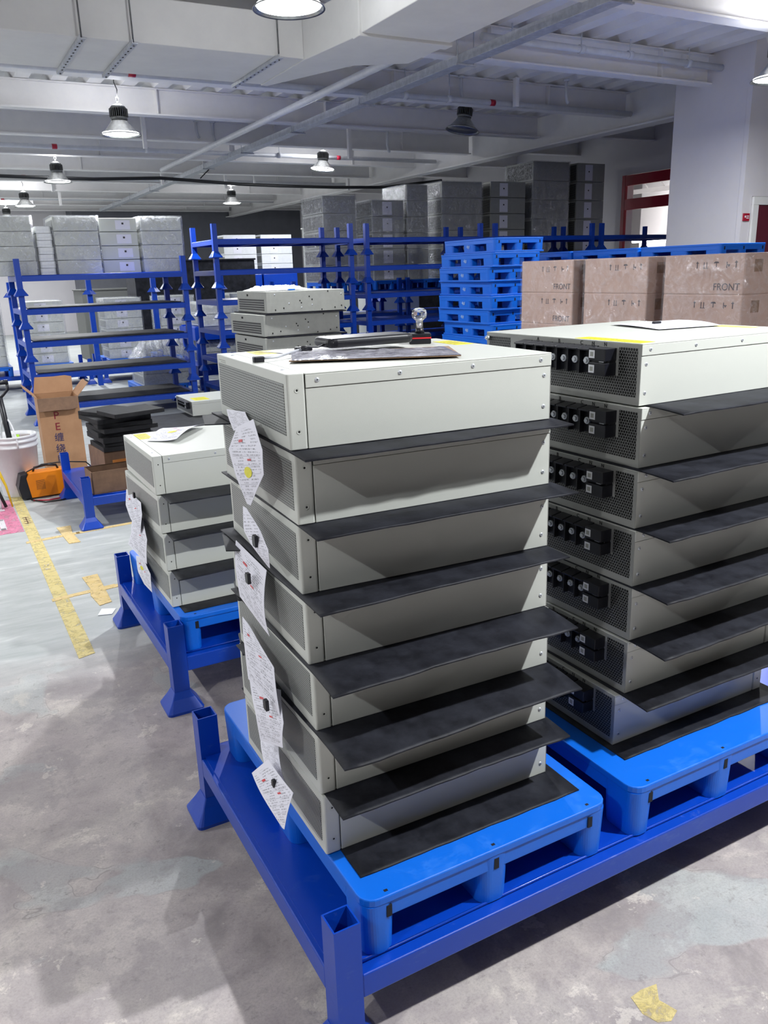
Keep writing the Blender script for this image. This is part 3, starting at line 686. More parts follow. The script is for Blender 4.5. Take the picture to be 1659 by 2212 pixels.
# tall pile of pallets
random.seed(11)
px0 = [0.02, -0.03, 0.0, -0.02, 0.03, 0.0, 0.01, -0.01, -0.02, 0.02, -0.03, -0.01, 0.02]
for i in range(13):
    dxx = px0[i]; lab = 'blue plastic pallet, %s in the tall pile beside the cartons' % (['bottom one', 'second from bottom', 'third from bottom', 'fourth from bottom', 'fifth from bottom', 'sixth from bottom', 'middle one', 'sixth from top', 'fifth from top', 'fourth from top', 'third from top', 'second from top', 'topmost'][i])
    loc = (4.86+dxx, 6.70+random.uniform(-.03, .03), 0.1365*i)
    if i == 0: PM.location = loc; tag(PM, lab, 'pallet', 'blue pallets in the tall pile')
    else: dup(PM, lab, loc, math.radians(random.uniform(-1.5, 1.5)), 'blue pallets in the tall pile')
PN = pallet_proto(0.60, 0.93, False, True); PNu = []
for s, (x, y, wh) in enumerate(((6.02, 6.9, 'first pile behind the wrapped cartons'), (6.02, 5.95, 'second pile behind the wrapped cartons'), (6.02, 5.0, 'third pile behind the wrapped cartons'))):
    for i in range(12):
        lab = 'blue plastic pallet, %s of the %s' % (['bottom one', 'second from bottom', 'third from bottom', 'fourth from bottom', 'fifth from bottom', 'sixth from bottom', 'sixth from top', 'fifth from top', 'fourth from top', 'third from top', 'second from top', 'topmost'][i], wh); loc = (x, y, 0.1365*i)
        if not PNu: PNu.append(1); PN.location = loc; tag(PN, lab, 'pallet', 'blue pallets piled behind the cartons')
        else: dup(PN, lab, loc, 0, 'blue pallets piled behind the cartons')

# ------------------------------------------------------------------ power units
UH = 0.1375
def unit_proto(L, W, rear_detail=True, rear_screws=True):
    t = thing('power_unit', 'x', 'power unit')
    b = MB(); b.box(0.006, 0.004, 0.002, L-0.003, W-0.004, UH-0.003); b.build('inner_frame', 'case_in', t)
    b = MB(); b.box(0.036, 0.0, 0.0, L, 0.004, UH-0.0275); b.box(0.036, W-0.004, 0.0, L, W, UH-0.0275); b.box(0.03, 0.002, 0.0, L, W-0.002, 0.003)
    b.build('side_panel', 'case', t, 0.0008)
    b = MB(); b.box(0.036, -0.0015, UH-0.003, L+0.001, W+0.0015, UH); b.box(0.036, -0.0015, UH-0.0265, L+0.001, 0.0015, UH-0.003); b.box(0.036, W-0.0015, UH-0.0265, L+0.001, W+0.0015, UH-0.003)
    b.build('lid', 'case', t, 0.001)
    b = MB(); b.prism(rrect(0.0, -0.0012, 0.0345, W+0.0012, 0.0045, 3), 0.0, UH+0.0003); b.build('front_bezel', 'case', t, 0.0015)
    b = MB(); b.box(-0.0008, 0.016, 0.025, 0.0015, W-0.016, 0.119); b.build('grille', 'grille', t)
    b = MB(); b.box(-0.0004, W-0.075, 0.1265, 0.0, W-0.02, 0.128); b.box(-0.0004, W-0.075, 0.1225, 0.0, W-0.035, 0.124); b.build('nameplate_print', 'grey_case', t)
    # countersunk holes near the front, both sides
    for y, s in ((-0.0014, -1), (W+0.0014, 1)):
        for z in (0.033, 0.108):
            b = MB(); b.lathe([(0.0, 0.0), (0.0022, 0.0)], seg=12); b.cur = 1; b.lathe([(0.0022, 0.0), (0.0045, 0.0004)], seg=12)
            b.xf(Matrix.Translation((0.0185, y, z)) @ Matrix.Rotation(PI/2 if s < 0 else -PI/2, 4, 'X')); b.build('bolt_hole', ['hole', 'case'], t)
    def scr(x, y, z, s, top=False):
        b = MB(); b.lathe([(0.0, 0.0012), (0.003, 0.0016), (0.0042, 0.0008), (0.0046, 0.0)], seg=14); b.cur = 1; b.lathe([(0.0, 0.0017), (0.0013, 0.0017)], seg=6); b.cur = 0
        b.xf(Matrix.Translation((x, y, z)) @ (Matrix.Rotation(PI/2 if s < 0 else -PI/2, 4, 'X') if not top else Matrix.Identity(4))); b.build('screw', ['screw', 'hole'], t)
    for y, s in ((-0.0015, -1), (W+0.0015, 1)):
        for x in (0.058, 0.225, 0.385, L-0.025): scr(x, y, UH-0.0135, s)
    for y, s in ((0.0, -1), (W, 1)):
        for z in (0.028, 0.092): scr(L-0.0155, y, z, s)
    scr(0.018, 0.07, UH+0.0003, 1, True); scr(0.018, W-0.07, UH+0.0003, 1, True)
    if rear_detail:
        p = MB(); p.box(L, 0.0, 0.0, L+0.0015, W, UH-0.003); rp = p.build('rear_panel', 'rear', t, 0.0005)
        q = MB(); X = L+0.0019
        def hx(d0, d1, z0, z1): q.box(L+0.001, W-d1, z0, X, W-d0, z1)
        hx(0.010, 0.066, 0.018, 0.127); hx(0.066, W-0.012, 0.018, 0.062); hx(W-0.105, W-0.012, 0.062, 0.127)
        q.build('perforation', 'hexrear', rp)
        # fuse holder with two blank stickers
        fh = MB(); fh.box(L+0.001, W-0.128, 0.096, L+0.036, W-0.074, 0.124); fh.box(L+0.001, W-0.128, 0.062, L+0.036, W-0.074, 0.091); fh.box(L+0.001, W-0.126, 0.088, L+0.022, W-0.076, 0.099)
        fo = fh.build('fuse_holder', 'black', t, 0.001)
        for z in (0.110, 0.0765):
            st = MB(); st.box(L+0.036, W-0.126, z-0.009, L+0.0366, W-0.108, z+0.009); st.cur = 1; st.box(L+0.0362, W-0.122, z-0.005, L+0.0369, W-0.112, z+0.005)
            st.build('sticker', ['white_case', 'grey_case'], fo)
        st = MB(); st.box(L+0.022, W-0.10, 0.0925, L+0.030, W-0.085, 0.0945); st.build('latch', 'screw', fo)
        ncell = 7; pit_ = 0.0395
        for i in range(ncell):
            a = 0.131+pit_*i
            if W-a-pit_ < 0.09: break
            tb = MB(); tb.box(L+0.001, W-a-0.034, 0.064, L+0.016, W-a-0.001, 0.118)
            st0 = len(tb.v); tb.box(0, W-a-0.036, 0.0, 0.034, W-a, 0.004); tb.xf(Matrix.Translation((L+0.001, 0, 0.122)) @ Matrix.Rotation(math.radians(10), 4, 'Y'), st0)
            tb.box(L+0.001, W-a-0.0362, 0.062, L+0.030, W-a-0.0335, 0.122)
            tc = tb.build('terminal_block', 'black', t, 0.0008)
            bo = MB(); bo.tube([(L+0.016, W-a-0.019, 0.092), (L+0.022, W-a-0.019, 0.092)], 0.0085, 14); bo.tube([(L+0.022, W-a-0.019, 0.092), (L+0.026, W-a-0.019, 0.092)], 0.0055, 6)
            bo.build('terminal_bolt', 'screw', tc)
        for dd, ch in ((0.110, 'N'), (0.150, 'N'), (0.189, 'C'), (0.268, 'B'), (0.348, 'A')):
            if dd < W-0.1: textmesh('letter', ch, 0.0125, 'inkdark', rp, Matrix.Translation((L+0.0019, W-dd, 0.1295)) @ FACE_PX)
        b = MB(); b.tube([(L+0.001, 0.012, 0.122), (L+0.012, 0.012, 0.122)], 0.006, 10); b.tube([(L+0.012, 0.012, 0.122), (L+0.016, 0.012, 0.122)], 0.003, 8); b.build('thumb_screw', 'screw', t)
    else:
        p = MB(); p.box(L, 0.0, 0.0, L+0.0015, W, UH-0.003); p.build('rear_panel', 'rear', t)
    register(t); return t
def yl(parent, x0, y0, x1, y1, z=UH):
    b = MB(); b.box(x0, y0, z, x1, y1, z+0.0006); o = b.build('warning_label', 'yellow', parent); o['label'] = 'yellow warning label'
    b = MB(); n = 5
    for i in range(n): yy = y0+(y1-y0)*(0.2+0.14*i); b.box(x0+(x1-x0)*0.15, yy, z+0.0006, x0+(x1-x0)*0.85, yy+0.003, z+0.0008)
    b.build('label_print', 'cardold_shaded', o)
cnt7 = ['bottom one', 'second from bottom', 'third from bottom', 'middle one', 'third from top', 'second from top', 'topmost']
UM = unit_proto(0.572, 0.487, False)
mid = [(0.544, 1.313, -0.63), (0.543, 1.320, -0.72), (0.545, 1.329, -1.4), (0.542, 1.339, -2.0), (0.544, 1.355, -3.2), (0.542, 1.348, -2.6), (0.538, 1.353, -3.3)]
DZ = 0.1415; Z0 = 0.3425
U = []
for i, (x, y, a) in enumerate(mid):
    lab = 'pale grey power unit, %s of the near middle stack' % cnt7[i]
    loc = (x, y, Z0+DZ*i); a = math.radians(a)
    if i == 0: UM.location = loc; UM.rotation_euler = (0, 0, a); tag(UM, lab, 'power unit', 'units in the near middle stack'); U.append(UM)
    else: U.append(dup(UM, lab, loc, a, 'units in the near middle stack'))
top = U[-1]
yl(top, 0.068, 0.395, 0.125, 0.478); yl(top, 0.515, 0.285, 0.562, 0.40)
# right stack, turned so that the rear panels look left
LR, WR = 0.556, 0.565
UR = unit_proto(LR, WR, True)
rt = [(1.333, 1.308, 0.2), (1.356, 1.300, 0.6), (1.360, 1.300, 1.0), (1.356, 1.297, 1.2), (1.359, 1.303, 1.3), (1.366, 1.310, 1.0), (1.366, 1.320, 1.0)]
for i, (x, y, a) in enumerate(rt):
    a = math.radians(a) + PI
    dx, dy = LR*math.cos(a)-WR*math.sin(a), LR*math.sin(a)+WR*math.cos(a)
    loc = (x-dx, y-dy, Z0+DZ*i); lab = 'pale grey power unit, %s of the right stack with black terminals' % cnt7[i]
    if i == 0: UR.location = loc; UR.rotation_euler = (0, 0, a); tag(UR, lab, 'power unit', 'units in the right stack'); topr = UR
    else: topr = dup(UR, lab, loc, a, 'units in the right stack')
yl(topr, LR-0.053, WR-0.222, LR-0.006, WR-0.012); yl(topr, 0.012, WR-0.24, 0.06, WR-0.10)
# left stack of four
cnt4 = ['bottom one', 'second from bottom', 'third from bottom', 'topmost']
lf = [(0.614, 2.800, 0.2), (0.610, 2.802, 0.8), (0.606, 2.806, 1.4), (0.603, 2.812, -0.3)]
for i, (x, y, a) in enumerate(lf):
    o = dup(UM, 'pale grey power unit, %s of the small stack of four at left' % cnt4[i], (x, y, Z0+DZ*i), math.radians(a), 'units in the small stack of four')
yl(o, 0.006+0.03, 0.35, 0.085, 0.47)
# unit on the far low rack, terminals looking left
uC = dup(UR, 'single pale power unit with black terminals on the rack beyond the foam slabs', (2.10+LR-0.02, 7.68+WR, 0.2165), PI, None); 
if 'group' in uC: del uC['group']
yl(uC, LR-0.2, WR-0.26, LR-0.05, WR-0.06)
# two darker units on top of a hidden stack behind the middle one
UG = thing('grilled_unit', 'x', 'power unit')
L_, W_ = 0.575, 0.62
b = MB(); b.box(0.002, 0, 0, L_, W_, 0.14); b.build('case', 'grey_case', UG, 0.002)
b = MB(); b.box(-0.001, -0.001, 0, 0.03, W_+0.001, 0.1405); b.build('front_bezel', 'grey_case', UG, 0.002)
b = MB(); b.box(-0.0025, 0.05, 0.015, -0.0005, W_-0.04, 0.093); b.build('grille', 'slats', UG)
b = MB(); b.box(-0.003, 0.37, 0.108, -0.0005, 0.40, 0.122); b.build('front_port', 'hole', UG)
for i, (x, z) in enumerate(((0.06, 0.12), (0.06, 0.02), (0.12, 0.03), (0.16, 0.06), (0.24, 0.075), (0.25, 0.06), (0.25, 0.03), (0.31, 0.10), (0.33, 0.08), (0.33, 0.045), (0.40, 0.01), (0.45, 0.13), (0.55, 0.11), (0.55, 0.03), (0.5, 0.02))):
    b = MB(); b.lathe([(0, 0.001), (0.004, 0.0006), (0.005, 0)], seg=10); b.xf(Matrix.Translation((x, -0.0005, z)) @ Matrix.Rotation(PI/2, 4, 'X')); b.build('screw', 'hole' if i % 3 else 'screw', UG)
register(UG)
gz = [0.345+0.152*i for i in range(7)]
for i, z in enumerate(gz):
    rz = math.radians([-1, 2, -2, 1, 0, 2, -1][i]); lab = 'darker unit with slotted grille, %s of the stack behind the near middle one' % cnt7[i]
    loc = (2.005-0.03*(i < 6), 5.30, z-0.01)
    if i == 0: UG.location = loc; UG.rotation_euler = (0, 0, rz); tag(UG, lab, 'power unit', 'darker grilled units in the middle distance')
    else: dup(UG, lab, loc, rz, 'darker grilled units in the middle distance')
    if i:
        b = MB(); b.box(0, -0.01, 0, 0.60, 0.64, 0.008); tag(b.build('separator_mat', 'foam', loc=(1.99, 5.3, z-0.0205)), 'black mat, %s between the darker grilled units' % ['', 'lowest', 'second', 'third', 'fourth', 'fifth', 'uppermost'][i], 'mat', 'mats between darker units')
dup(PA, 'blue plastic pallet under the darker grilled units', (1.985, 5.25, 0.1965+0.008-0.0005), 0, None)
# crumpled film on their top and behind
def crumple(name, x0, y0, x1, y1, z, h, m, label, seed, cat='plastic film', nx=26, ny=20):
    r = random.Random(seed); b = MB()
    for j in range(ny+1):
        for i in range(nx+1):
            u, v = i/nx, j/ny; e = min(u, 1-u, v, 1-v)*5; e = min(1, e)
            b.v.append((x0+(x1-x0)*u+r.uniform(-.01, .01), y0+(y1-y0)*v+r.uniform(-.01, .01), z+e*h*(0.35+0.65*r.random())+0.003))
    for j in range(ny):
        for i in range(nx): b.face([j*(nx+1)+i, j*(nx+1)+i+1, (j+1)*(nx+1)+i+1, (j+1)*(nx+1)+i], True)
    return tag(b.build(name, m), label, cat)
crumple('plastic_film', 2.03, 5.45, 2.40, 5.85, 1.388, 0.035, 'whitewrap', 'crumpled clear film lying on top of the upper grilled unit', 3)
b = MB(); b.prism(rrect(0, 0, 0.05, 0.03, 0.008), 0, 0.008); tag(b.build('cap', 'pallet', loc=(2.22, 5.42, 1.391)), 'small blue cap on the film on the grilled unit', 'cap')

# ------------------------------------------------------------------ separator mats
def sheet(name, x, y, z, Lx, Wy, rz, m, label, group, th=0.0028, droop=0.0, seed=0, nx=16, ny=14, ov=0.11, cat='mat'):
    """thin sheet; its free front part (first ov metres in y) may droop a little"""
    r = random.Random(seed); b = MB(); ph = r.uniform(0, 6)
    for k in range(2):
        for j in range(ny+1):
            for i in range(nx+1):
                u, v = i/nx, (j/ny)**1.6; xx, yy = Lx*u, Wy*v
                fr = max(0, 1-yy/ov)
                ex = max(0, (u-0.97)/0.03)+max(0, (0.03-u)/0.03)
                dz = -droop*fr**1.5*(1+0.22*math.sin(u*7+ph)+0.10*math.sin(u*19+ph*2)+0.3*abs(2*u-1)) if fr > 0 else 0
                ed = (r.uniform(-0.0016, 0.0016) if j == 0 and k == 0 else 0)
                if j == 0 and k == 1: ed = b.v[i][1]-0.0
                b.v.append((xx, (yy+ed) if not (j == 0 and k == 1) else ed, dz+k*th))
    n = (nx+1)*(ny+1)
    for j in range(ny):
        for i in range(nx):
            a = j*(nx+1)+i; q = [a, a+1, a+nx+2, a+nx+1]
            b.face(q[::-1], True); b.face([n+w_ for w_ in q], True)
    ring = [i for i in range(nx+1)] + [j*(nx+1)+nx for j in range(1, ny+1)] + [ny*(nx+1)+i for i in range(nx-1, -1, -1)] + [j*(nx+1) for j in range(ny-1, 0, -1)]
    for k in range(len(ring)):
        a, c = ring[k], ring[(k+1) % len(ring)]; b.face([a, c, n+c, n+a])
    o = b.build(name, m); o.location = (x, y, z); o.rotation_euler = (0, 0, rz)
    return tag(o, label, cat, group)
mm = [(0.576, 1.218, -0.69, 0.562), (0.551, 1.233, -0.2, 0.572), (0.542, 1.194, 0.5, 0.580), (0.535, 1.214, -0.75, 0.575), (0.535, 1.252, -0.63, 0.580), (0.540, 1.257, -1.74, 0.586), (0.534, 1.276, -1.79, 0.589)]
wm = ['lying on the pallet under the whole stack', 'second from bottom', 'third from bottom', 'fourth from bottom', 'third from top', 'second from top', 'topmost, under the top unit']
drp = [0, 0.004, 0.010, 0.006, 0.002, 0.002, 0.003]
for i, (x, y, a, ln) in enumerate(mm):
    z = Z0+DZ*i-0.0032 + (0.0 if i else 0.0)
    sheet('separator_mat', x, y, z, ln, 0.60, math.radians(a), 'foam', 'black rubbery mat in the near middle stack, %s' % wm[i], 'black mats of the near middle stack', droop=drp[i], seed=i)
mr = [(1.313, 1.245, 0.06), (1.345, 1.216, -0.2), (1.362, 1.191, 0.6), (1.354, 1.186, 0.8), (1.36, 1.198, 1.2), (1.357, 1.197, 1.0), (1.390, 1.215, 0.4)]
for i, (x, y, a) in enumerate(mr):
    sheet('separator_mat', x, y, Z0+DZ*i-0.0032, 0.60, 0.62, math.radians(a), 'foam', 'black rubbery mat in the right stack, %s' % wm[i], 'black mats of the right stack', droop=[0, .003, .006, .005, .003, .004, .006][i], seed=20+i)
ml = [(0.64, 2.73, 0.3, 0), (0.625, 2.71, 0, .006), (0.625, 2.72, 0.5, .004), (0.62, 2.69, -0.3, .003)]
for i, (x, y, a, dp) in enumerate(ml):
    sheet('separator_mat', x, y, Z0+DZ*i-0.0032, 0.58, 0.60, math.radians(a), 'foam', 'black rubbery mat in the small stack of four, %s' % ['lying on the pallet', 'second from bottom', 'third from bottom', 'topmost, under the top unit'][i], 'black mats of the small stack', droop=dp, seed=40+i)
# corners of scrap mat sticking out at the left of the middle stack
for i, (x, y, z, s, wh) in enumerate(((0.495, 1.74, 1.1865, 0.11, 'beside the top unit'), (0.505, 1.70, 0.9035, 0.09, 'at the middle units'), (0.535, 1.74, 0.7620, 0.07, 'below half height'), (0.535, 1.74, 0.620, 0.07, 'lowest one'))):
    b = MB(); b.prism([(0, 0), (s, -0.05), (s, 0.15), (0.03, 0.12)], 0, 0.0025); 
    tag(b.build('mat_corner', 'foam', loc=(x, y, z-0.0006)), 'black mat corner sticking out left of the middle stack, %s' % wh, 'mat', 'mat corners at the left of the middle stack')

# ------------------------------------------------------------------ papers
def paper(label, c4, group=None, bulge=0.02, axis='x', nu=14, nv=18, stamp=True, dot=None, name='paper_sheet', curl=0.0, seed=1):
    """c4: TL, TR, BR, BL corners in 3D; the sheet bulges along -X (or +Z)"""
    rows = [(Vector(a), Vector(c)) for a, c in c4] if len(c4[0]) == 2 else [(Vector(c4[0]), Vector(c4[1])), (Vector(c4[3]), Vector(c4[2]))]
    b = MB(); r = random.Random(seed); th = 0.0005
    nrm = Vector((-1, 0, 0)) if axis == 'x' else Vector((0, 0, 1))
    def P(u, v):
        t = v*(len(rows)-1); k = min(int(t), len(rows)-2); t -= k
        A, B_ = rows[k][0].lerp(rows[k+1][0], t), rows[k][1].lerp(rows[k+1][1], t)
        p = A.lerp(B_, u)
        return p + nrm*(bulge*math.sin(PI*min(1, v*1.0))*(0.7+0.5*u) + curl*(u**3) + 0.08*bulge*math.sin(7*v+2*u))
    for k in range(2):
        for j in range(nv+1):
            for i in range(nu+1): b.v.append(tuple(P(i/nu, j/nv) + nrm*(th*k)))
    n = (nu+1)*(nv+1)
    for j in range(nv):
        for i in range(nu):
            a = j*(nu+1)+i; q = [a, a+nu+1, a+nu+2, a+1]
            b.face([n+t for t in q], True); b.face(q[::-1], True)
    o = b.build(name, 'paper'); me = o.data
    uv = me.uv_layers.new(name='UVMap')
    for li, lp in enumerate(me.loops):
        vi = lp.vertex_index % n; uv.data[li].uv = ((vi % (nu+1))/nu, 1-(vi//(nu+1))/nv)
    tag(o, label, 'paper', group)
    def patch(nm, m, u0, v0, u1, v1, round_=False):
        q = MB(); k = 20 if round_ else 4
        if round_: pts = [((u0+u1)/2+(u1-u0)/2*math.cos(2*PI*t/k), (v0+v1)/2+(v1-v0)/2*math.sin(2*PI*t/k)) for t in range(k)]
        else: pts = [(u0, v0), (u0, v1), (u1, v1), (u1, v0)]
        ctr = P((u0+u1)/2, (v0+v1)/2)+nrm*0.0014
        q.v.append(tuple(ctr))
        for (u, v) in pts: q.v.append(tuple(P(u, v)+nrm*0.0014))
        for t in range(k): q.face([0, 1+t, 1+(t+1) % k])
        return q.build(nm, m, o)
    if stamp:
        patch('red_stamp', 'stampred', 0.30, 0.20, 0.44, 0.235); patch('red_stamp', 'stampred', 0.55, 0.45, 0.66, 0.475)
    if dot: patch('yellow_sticker', 'yellow', dot[0]-0.13, dot[1]-0.07, dot[0]+0.13, dot[1]+0.07, True)
    return o
gp = 'inspection papers hanging on the middle stack'
# (left, right) edge points of each sheet from its top to its bottom
PR = {}
PR['P1'] = [((0.53, 1.624, 1.196), (0.53, 1.516, 1.228)), ((0.52, 1.653, 1.145), (0.505, 1.397, 1.19)), ((0.51, 1.587, 1.099), (0.5, 1.385, 1.147)), ((0.51, 1.538, 1.053), (0.508, 1.51, 1.056))]
PR['tail'] = [((0.553, 1.756, 1.214), (0.55, 1.622, 1.226)), ((0.535, 1.663, 1.182), (0.532, 1.515, 1.212))]
PR['P2'] = [((0.54, 1.658, 1.014), (0.54, 1.634, 1.015)), ((0.52, 1.598, 0.98), (0.515, 1.477, 1.014)), ((0.51, 1.526, 0.969), (0.495, 1.376, 1.004)), ((0.505, 1.458, 0.961), (0.495, 1.377, 0.984)), ((0.505, 1.424, 0.952), (0.503, 1.409, 0.954))]
PR['P3'] = [((0.54, 1.73, 0.915), (0.53, 1.505, 0.914)), ((0.52, 1.671, 0.801), (0.51, 1.462, 0.787))]
PR['P4'] = [((0.54, 1.731, 0.724), (0.54, 1.68, 0.719)), ((0.525, 1.675, 0.668), (0.52, 1.462, 0.715)), ((0.51, 1.63, 0.614), (0.5, 1.405, 0.636))]
PR['P5'] = [((0.535, 1.7, 0.57), (0.53, 1.474, 0.653)), ((0.51, 1.586, 0.548), (0.5, 1.37, 0.638)), ((0.5, 1.548, 0.501), (0.49, 1.375, 0.58))]
PR['P6a'] = [((0.53, 1.64, 0.445), (0.525, 1.502, 0.503)), ((0.505, 1.548, 0.439), (0.5, 1.407, 0.476))]
PR['P6b'] = [((0.47, 1.537, 0.434), (0.49, 1.474, 0.498)), ((0.46, 1.42, 0.444), (0.48, 1.289, 0.533)), ((0.45, 1.302, 0.454), (0.45, 1.29, 0.458))]
PR['B1'] = [((0.6, 3.339, 0.675), (0.6, 3.274, 0.682)), ((0.59, 3.317, 0.615), (0.595, 3.019, 0.694)), ((0.585, 3.226, 0.58), (0.58, 2.943, 0.67)), ((0.575, 3.054, 0.572), (0.575, 3.019, 0.579))]
PR['B2'] = [((0.6, 3.288, 0.561), (0.595, 3.04, 0.622)), ((0.585, 3.243, 0.517), (0.58, 2.906, 0.582)), ((0.57, 3.282, 0.459), (0.57, 2.944, 0.475))]
PR['B3'] = [((0.605, 3.335, 0.386), (0.6, 3.157, 0.431)), ((0.598, 3.28, 0.333), (0.595, 3.006, 0.411)), ((0.594, 3.172, 0.314), (0.59, 3.014, 0.333))]

X0 = 0.528
paper('white inspection sheet with yellow sticker hanging beside the second unit from the top', PR['P1'], gp, 0.004, dot=(0.5, 0.62))
paper('folded top end of a white sheet tucked under the top unit', PR['tail'], gp, 0.003, stamp=False)
paper('narrow curled sheet with magnet hanging across the third unit from top', PR['P2'], gp, 0.004, stamp=False)
paper('large white sheet with magnet hanging at the middle units', PR['P3'], gp, 0.008)
paper('white sheet with pointed top below the large magnet sheet', PR['P4'], gp, 0.005)
paper('white sheet with magnet hanging at the third unit from bottom', PR['P5'], gp, 0.006)
paper('narrow sheet strip hanging at the second unit from bottom', PR['P6a'], gp, 0.003, stamp=False)
paper('lowest white form sheet fanning out over the pallet edge', PR['P6b'], gp, 0.006)
def magnet(loc, axis, label, s=(0.008, 0.018, 0.024)):
    b = MB()
    if axis == 'x': b.prism([(0, 0), (s[1]*0.8, 0), (s[1], s[2]*0.2), (s[1], s[2]*0.8), (s[1]*0.8, s[2]), (0, s[2])], 0, s[0], 'x')
    else: b.prism([(0, 0), (s[2], 0), (s[2], s[1]), (0, s[1])], 0, s[0])
    tag(b.build('magnet', 'black', loc=loc, bevel=0.0015), label, 'magnet', 'small black magnets holding papers')
magnet((0.494, 1.462, 0.982), 'x', 'small black magnet on the narrow curled sheet of the third unit')
magnet((0.502, 1.552, 0.872), 'x', 'small black magnet on the large white sheet at mid height')
magnet((0.484, 1.446, 0.628), 'x', 'small black magnet on the sheet at the third unit from bottom')
magnet((0.466, 1.385, 0.487), 'x', 'small black magnet above the lowest form sheet', (0.008, 0.013, 0.016))
gp2 = 'papers hanging on the small stack of four'
paper('curled sheet with magnet on the second unit of the small stack', PR['B1'], gp2, 0.006)
paper('white sheet on the third unit of the small stack', PR['B2'], gp2, 0.006)
paper('sheet with yellow sticker on the lowest unit of the small stack', PR['B3'], gp2, 0.004, dot=(0.45, 0.35))
magnet((0.578, 3.09, 0.695), 'x', 'small black magnet on the upper sheet of the small stack', (0.008, 0.02, 0.022))
paper('white sheet with yellow sticker lying on top of the small stack of four', [(0.775, 3.34, 0.9065), (0.93, 3.26, 0.9065), (0.745, 3.01, 0.9065), (0.655, 3.10, 0.9065)], None, 0.012, 'z', dot=(0.5, 0.55), seed=12, curl=0.012)
paper('white sheet lying on the top unit of the right stack', [(1.72, 1.79, 1.3315), (1.97, 1.77, 1.3315), (1.87, 1.53, 1.3315), (1.66, 1.55, 1.3315)], None, 0.004, 'z', seed=13, stamp=False)
ZT = Z0+DZ*6+UH+0.0004
magnet((1.77, 1.67, ZT+0.0048), 'z', 'small black magnet on the sheet on the right stack', (0.007, 0.011, 0.026))
paper('white sheet under the document pouch on top of the middle stack', [(0.66, 1.80, ZT), (0.85, 1.80, ZT), (0.90, 1.60, ZT), (0.71, 1.60, ZT)], None, 0.001, 'z', seed=14, stamp=False)

# ------------------------------------------------------------------ things on the middle stack
t = thing('document_pouch', 'brown backed document pouch with glossy film lying on the middle stack', 'document pouch', (0.605, 1.50, ZT+0.0035), math.radians(-22))
b = MB(); b.prism([(0, 0.015), (0.34, -0.015), (0.355, 0.19), (0.015, 0.17)], 0, 0.0025); b.build('backing_board', 'skin_board', t, 0.0008)
b = MB(); nx, ny = 22, 12; r = random.Random(5)
for j in range(ny+1):
    for i in range(nx+1): b.v.append((0.006+0.335*i/nx, 0.010+0.165*j/ny-0.025*i/nx+0.02*(i/nx)*(j/ny), 0.003+0.0035*r.random()*(1 if 0 < i < nx and 0 < j < ny else 0)))
for j in range(ny):
    for i in range(nx): b.face([j*(nx+1)+i, j*(nx+1)+i+1, (j+1)*(nx+1)+i+1, (j+1)*(nx+1)+i], True)
b.build('film', 'pouch', t)
t = thing('tool_pouch', 'long black rounded tool pouch lying on the document pouch', 'pouch', (0.752, 1.625, ZT+0.0115), math.radians(-1))
b = MB(); b.prism(rrect(0, 0, 0.215, 0.10, 0.02, 4), 0, 0.021); b.build('body', 'black', t, 0.009, seg=4)
b = MB(); b.tube([(0.01, 0.004, 0.012), (0.205, 0.004, 0.012)], 0.0018, 6); b.build('zip', 'heatsink', t)
b = MB(); b.tube([(0.003, 0.03, 0.008), (-0.02, 0.02, 0.004), (-0.04, 0.028, 0.006), (-0.055, 0.02, 0.004)], [0.002, 0.0018, 0.003, 0.005], 6); b.build('wrist_cord', 'black', t)
t = thing('data_cable', 'short pale cable with black plug lying on the middle stack', 'cable', (0.575, 1.585, ZT))
b = MB(); b.tube([(0.012, 0.004, 0.007), (0.05, 0.02, 0.006), (0.09, 0.05, 0.010), (0.125, 0.075, 0.012)], 0.0028, 8); b.build('cable', 'galv', t)
b = MB(); b.box(-0.012, -0.006, 0, 0.010, 0.008, 0.012); b.build('plug', 'black', t, 0.002)
b = MB(); b.tube([(0.125, 0.075, 0.012), (0.14, 0.085, 0.012), (0.155, 0.088, 0.010)], [0.003, 0.006, 0.004], 8); b.build('plug', 'black', t)
magnet((0.715, 1.725, ZT+0.0015), 'z', 'small black magnet on the sheet left of the tool pouch', (0.010, 0.012, 0.020))
t = thing('rubber_stamp', 'rubber stamp with clear round knob on a black red banded base', 'stamp', (1.032, 1.712, ZT), math.radians(-28))
b = MB(); b.box(-0.026, -0.026, 0, 0.026, 0.026, 0.0125); b.box(-0.026, -0.026, 0.0155, 0.026, 0.026, 0.024); b.build('base', 'black', t, 0.002)
b = MB(); b.box(-0.0265, -0.0265, 0.0123, 0.0265, 0.0265, 0.0157); b.build('red_band', 'stampred', t)
b = MB(); b.lathe([(0.0, 0.024), (0.012, 0.024), (0.0095, 0.030), (0.0095, 0.036), (0.0, 0.036)], seg=20); b.build('collar', 'black', t)
b = MB(); b.lathe([(0.0, 0.0365), (0.0085, 0.0365), (0.0085, 0.052), (0.0105, 0.055), (0.0165, 0.060), (0.0185, 0.068), (0.0165, 0.077), (0.010, 0.082), (0.0, 0.0835)], seg=32); b.build('knob', 'acrylic', t)

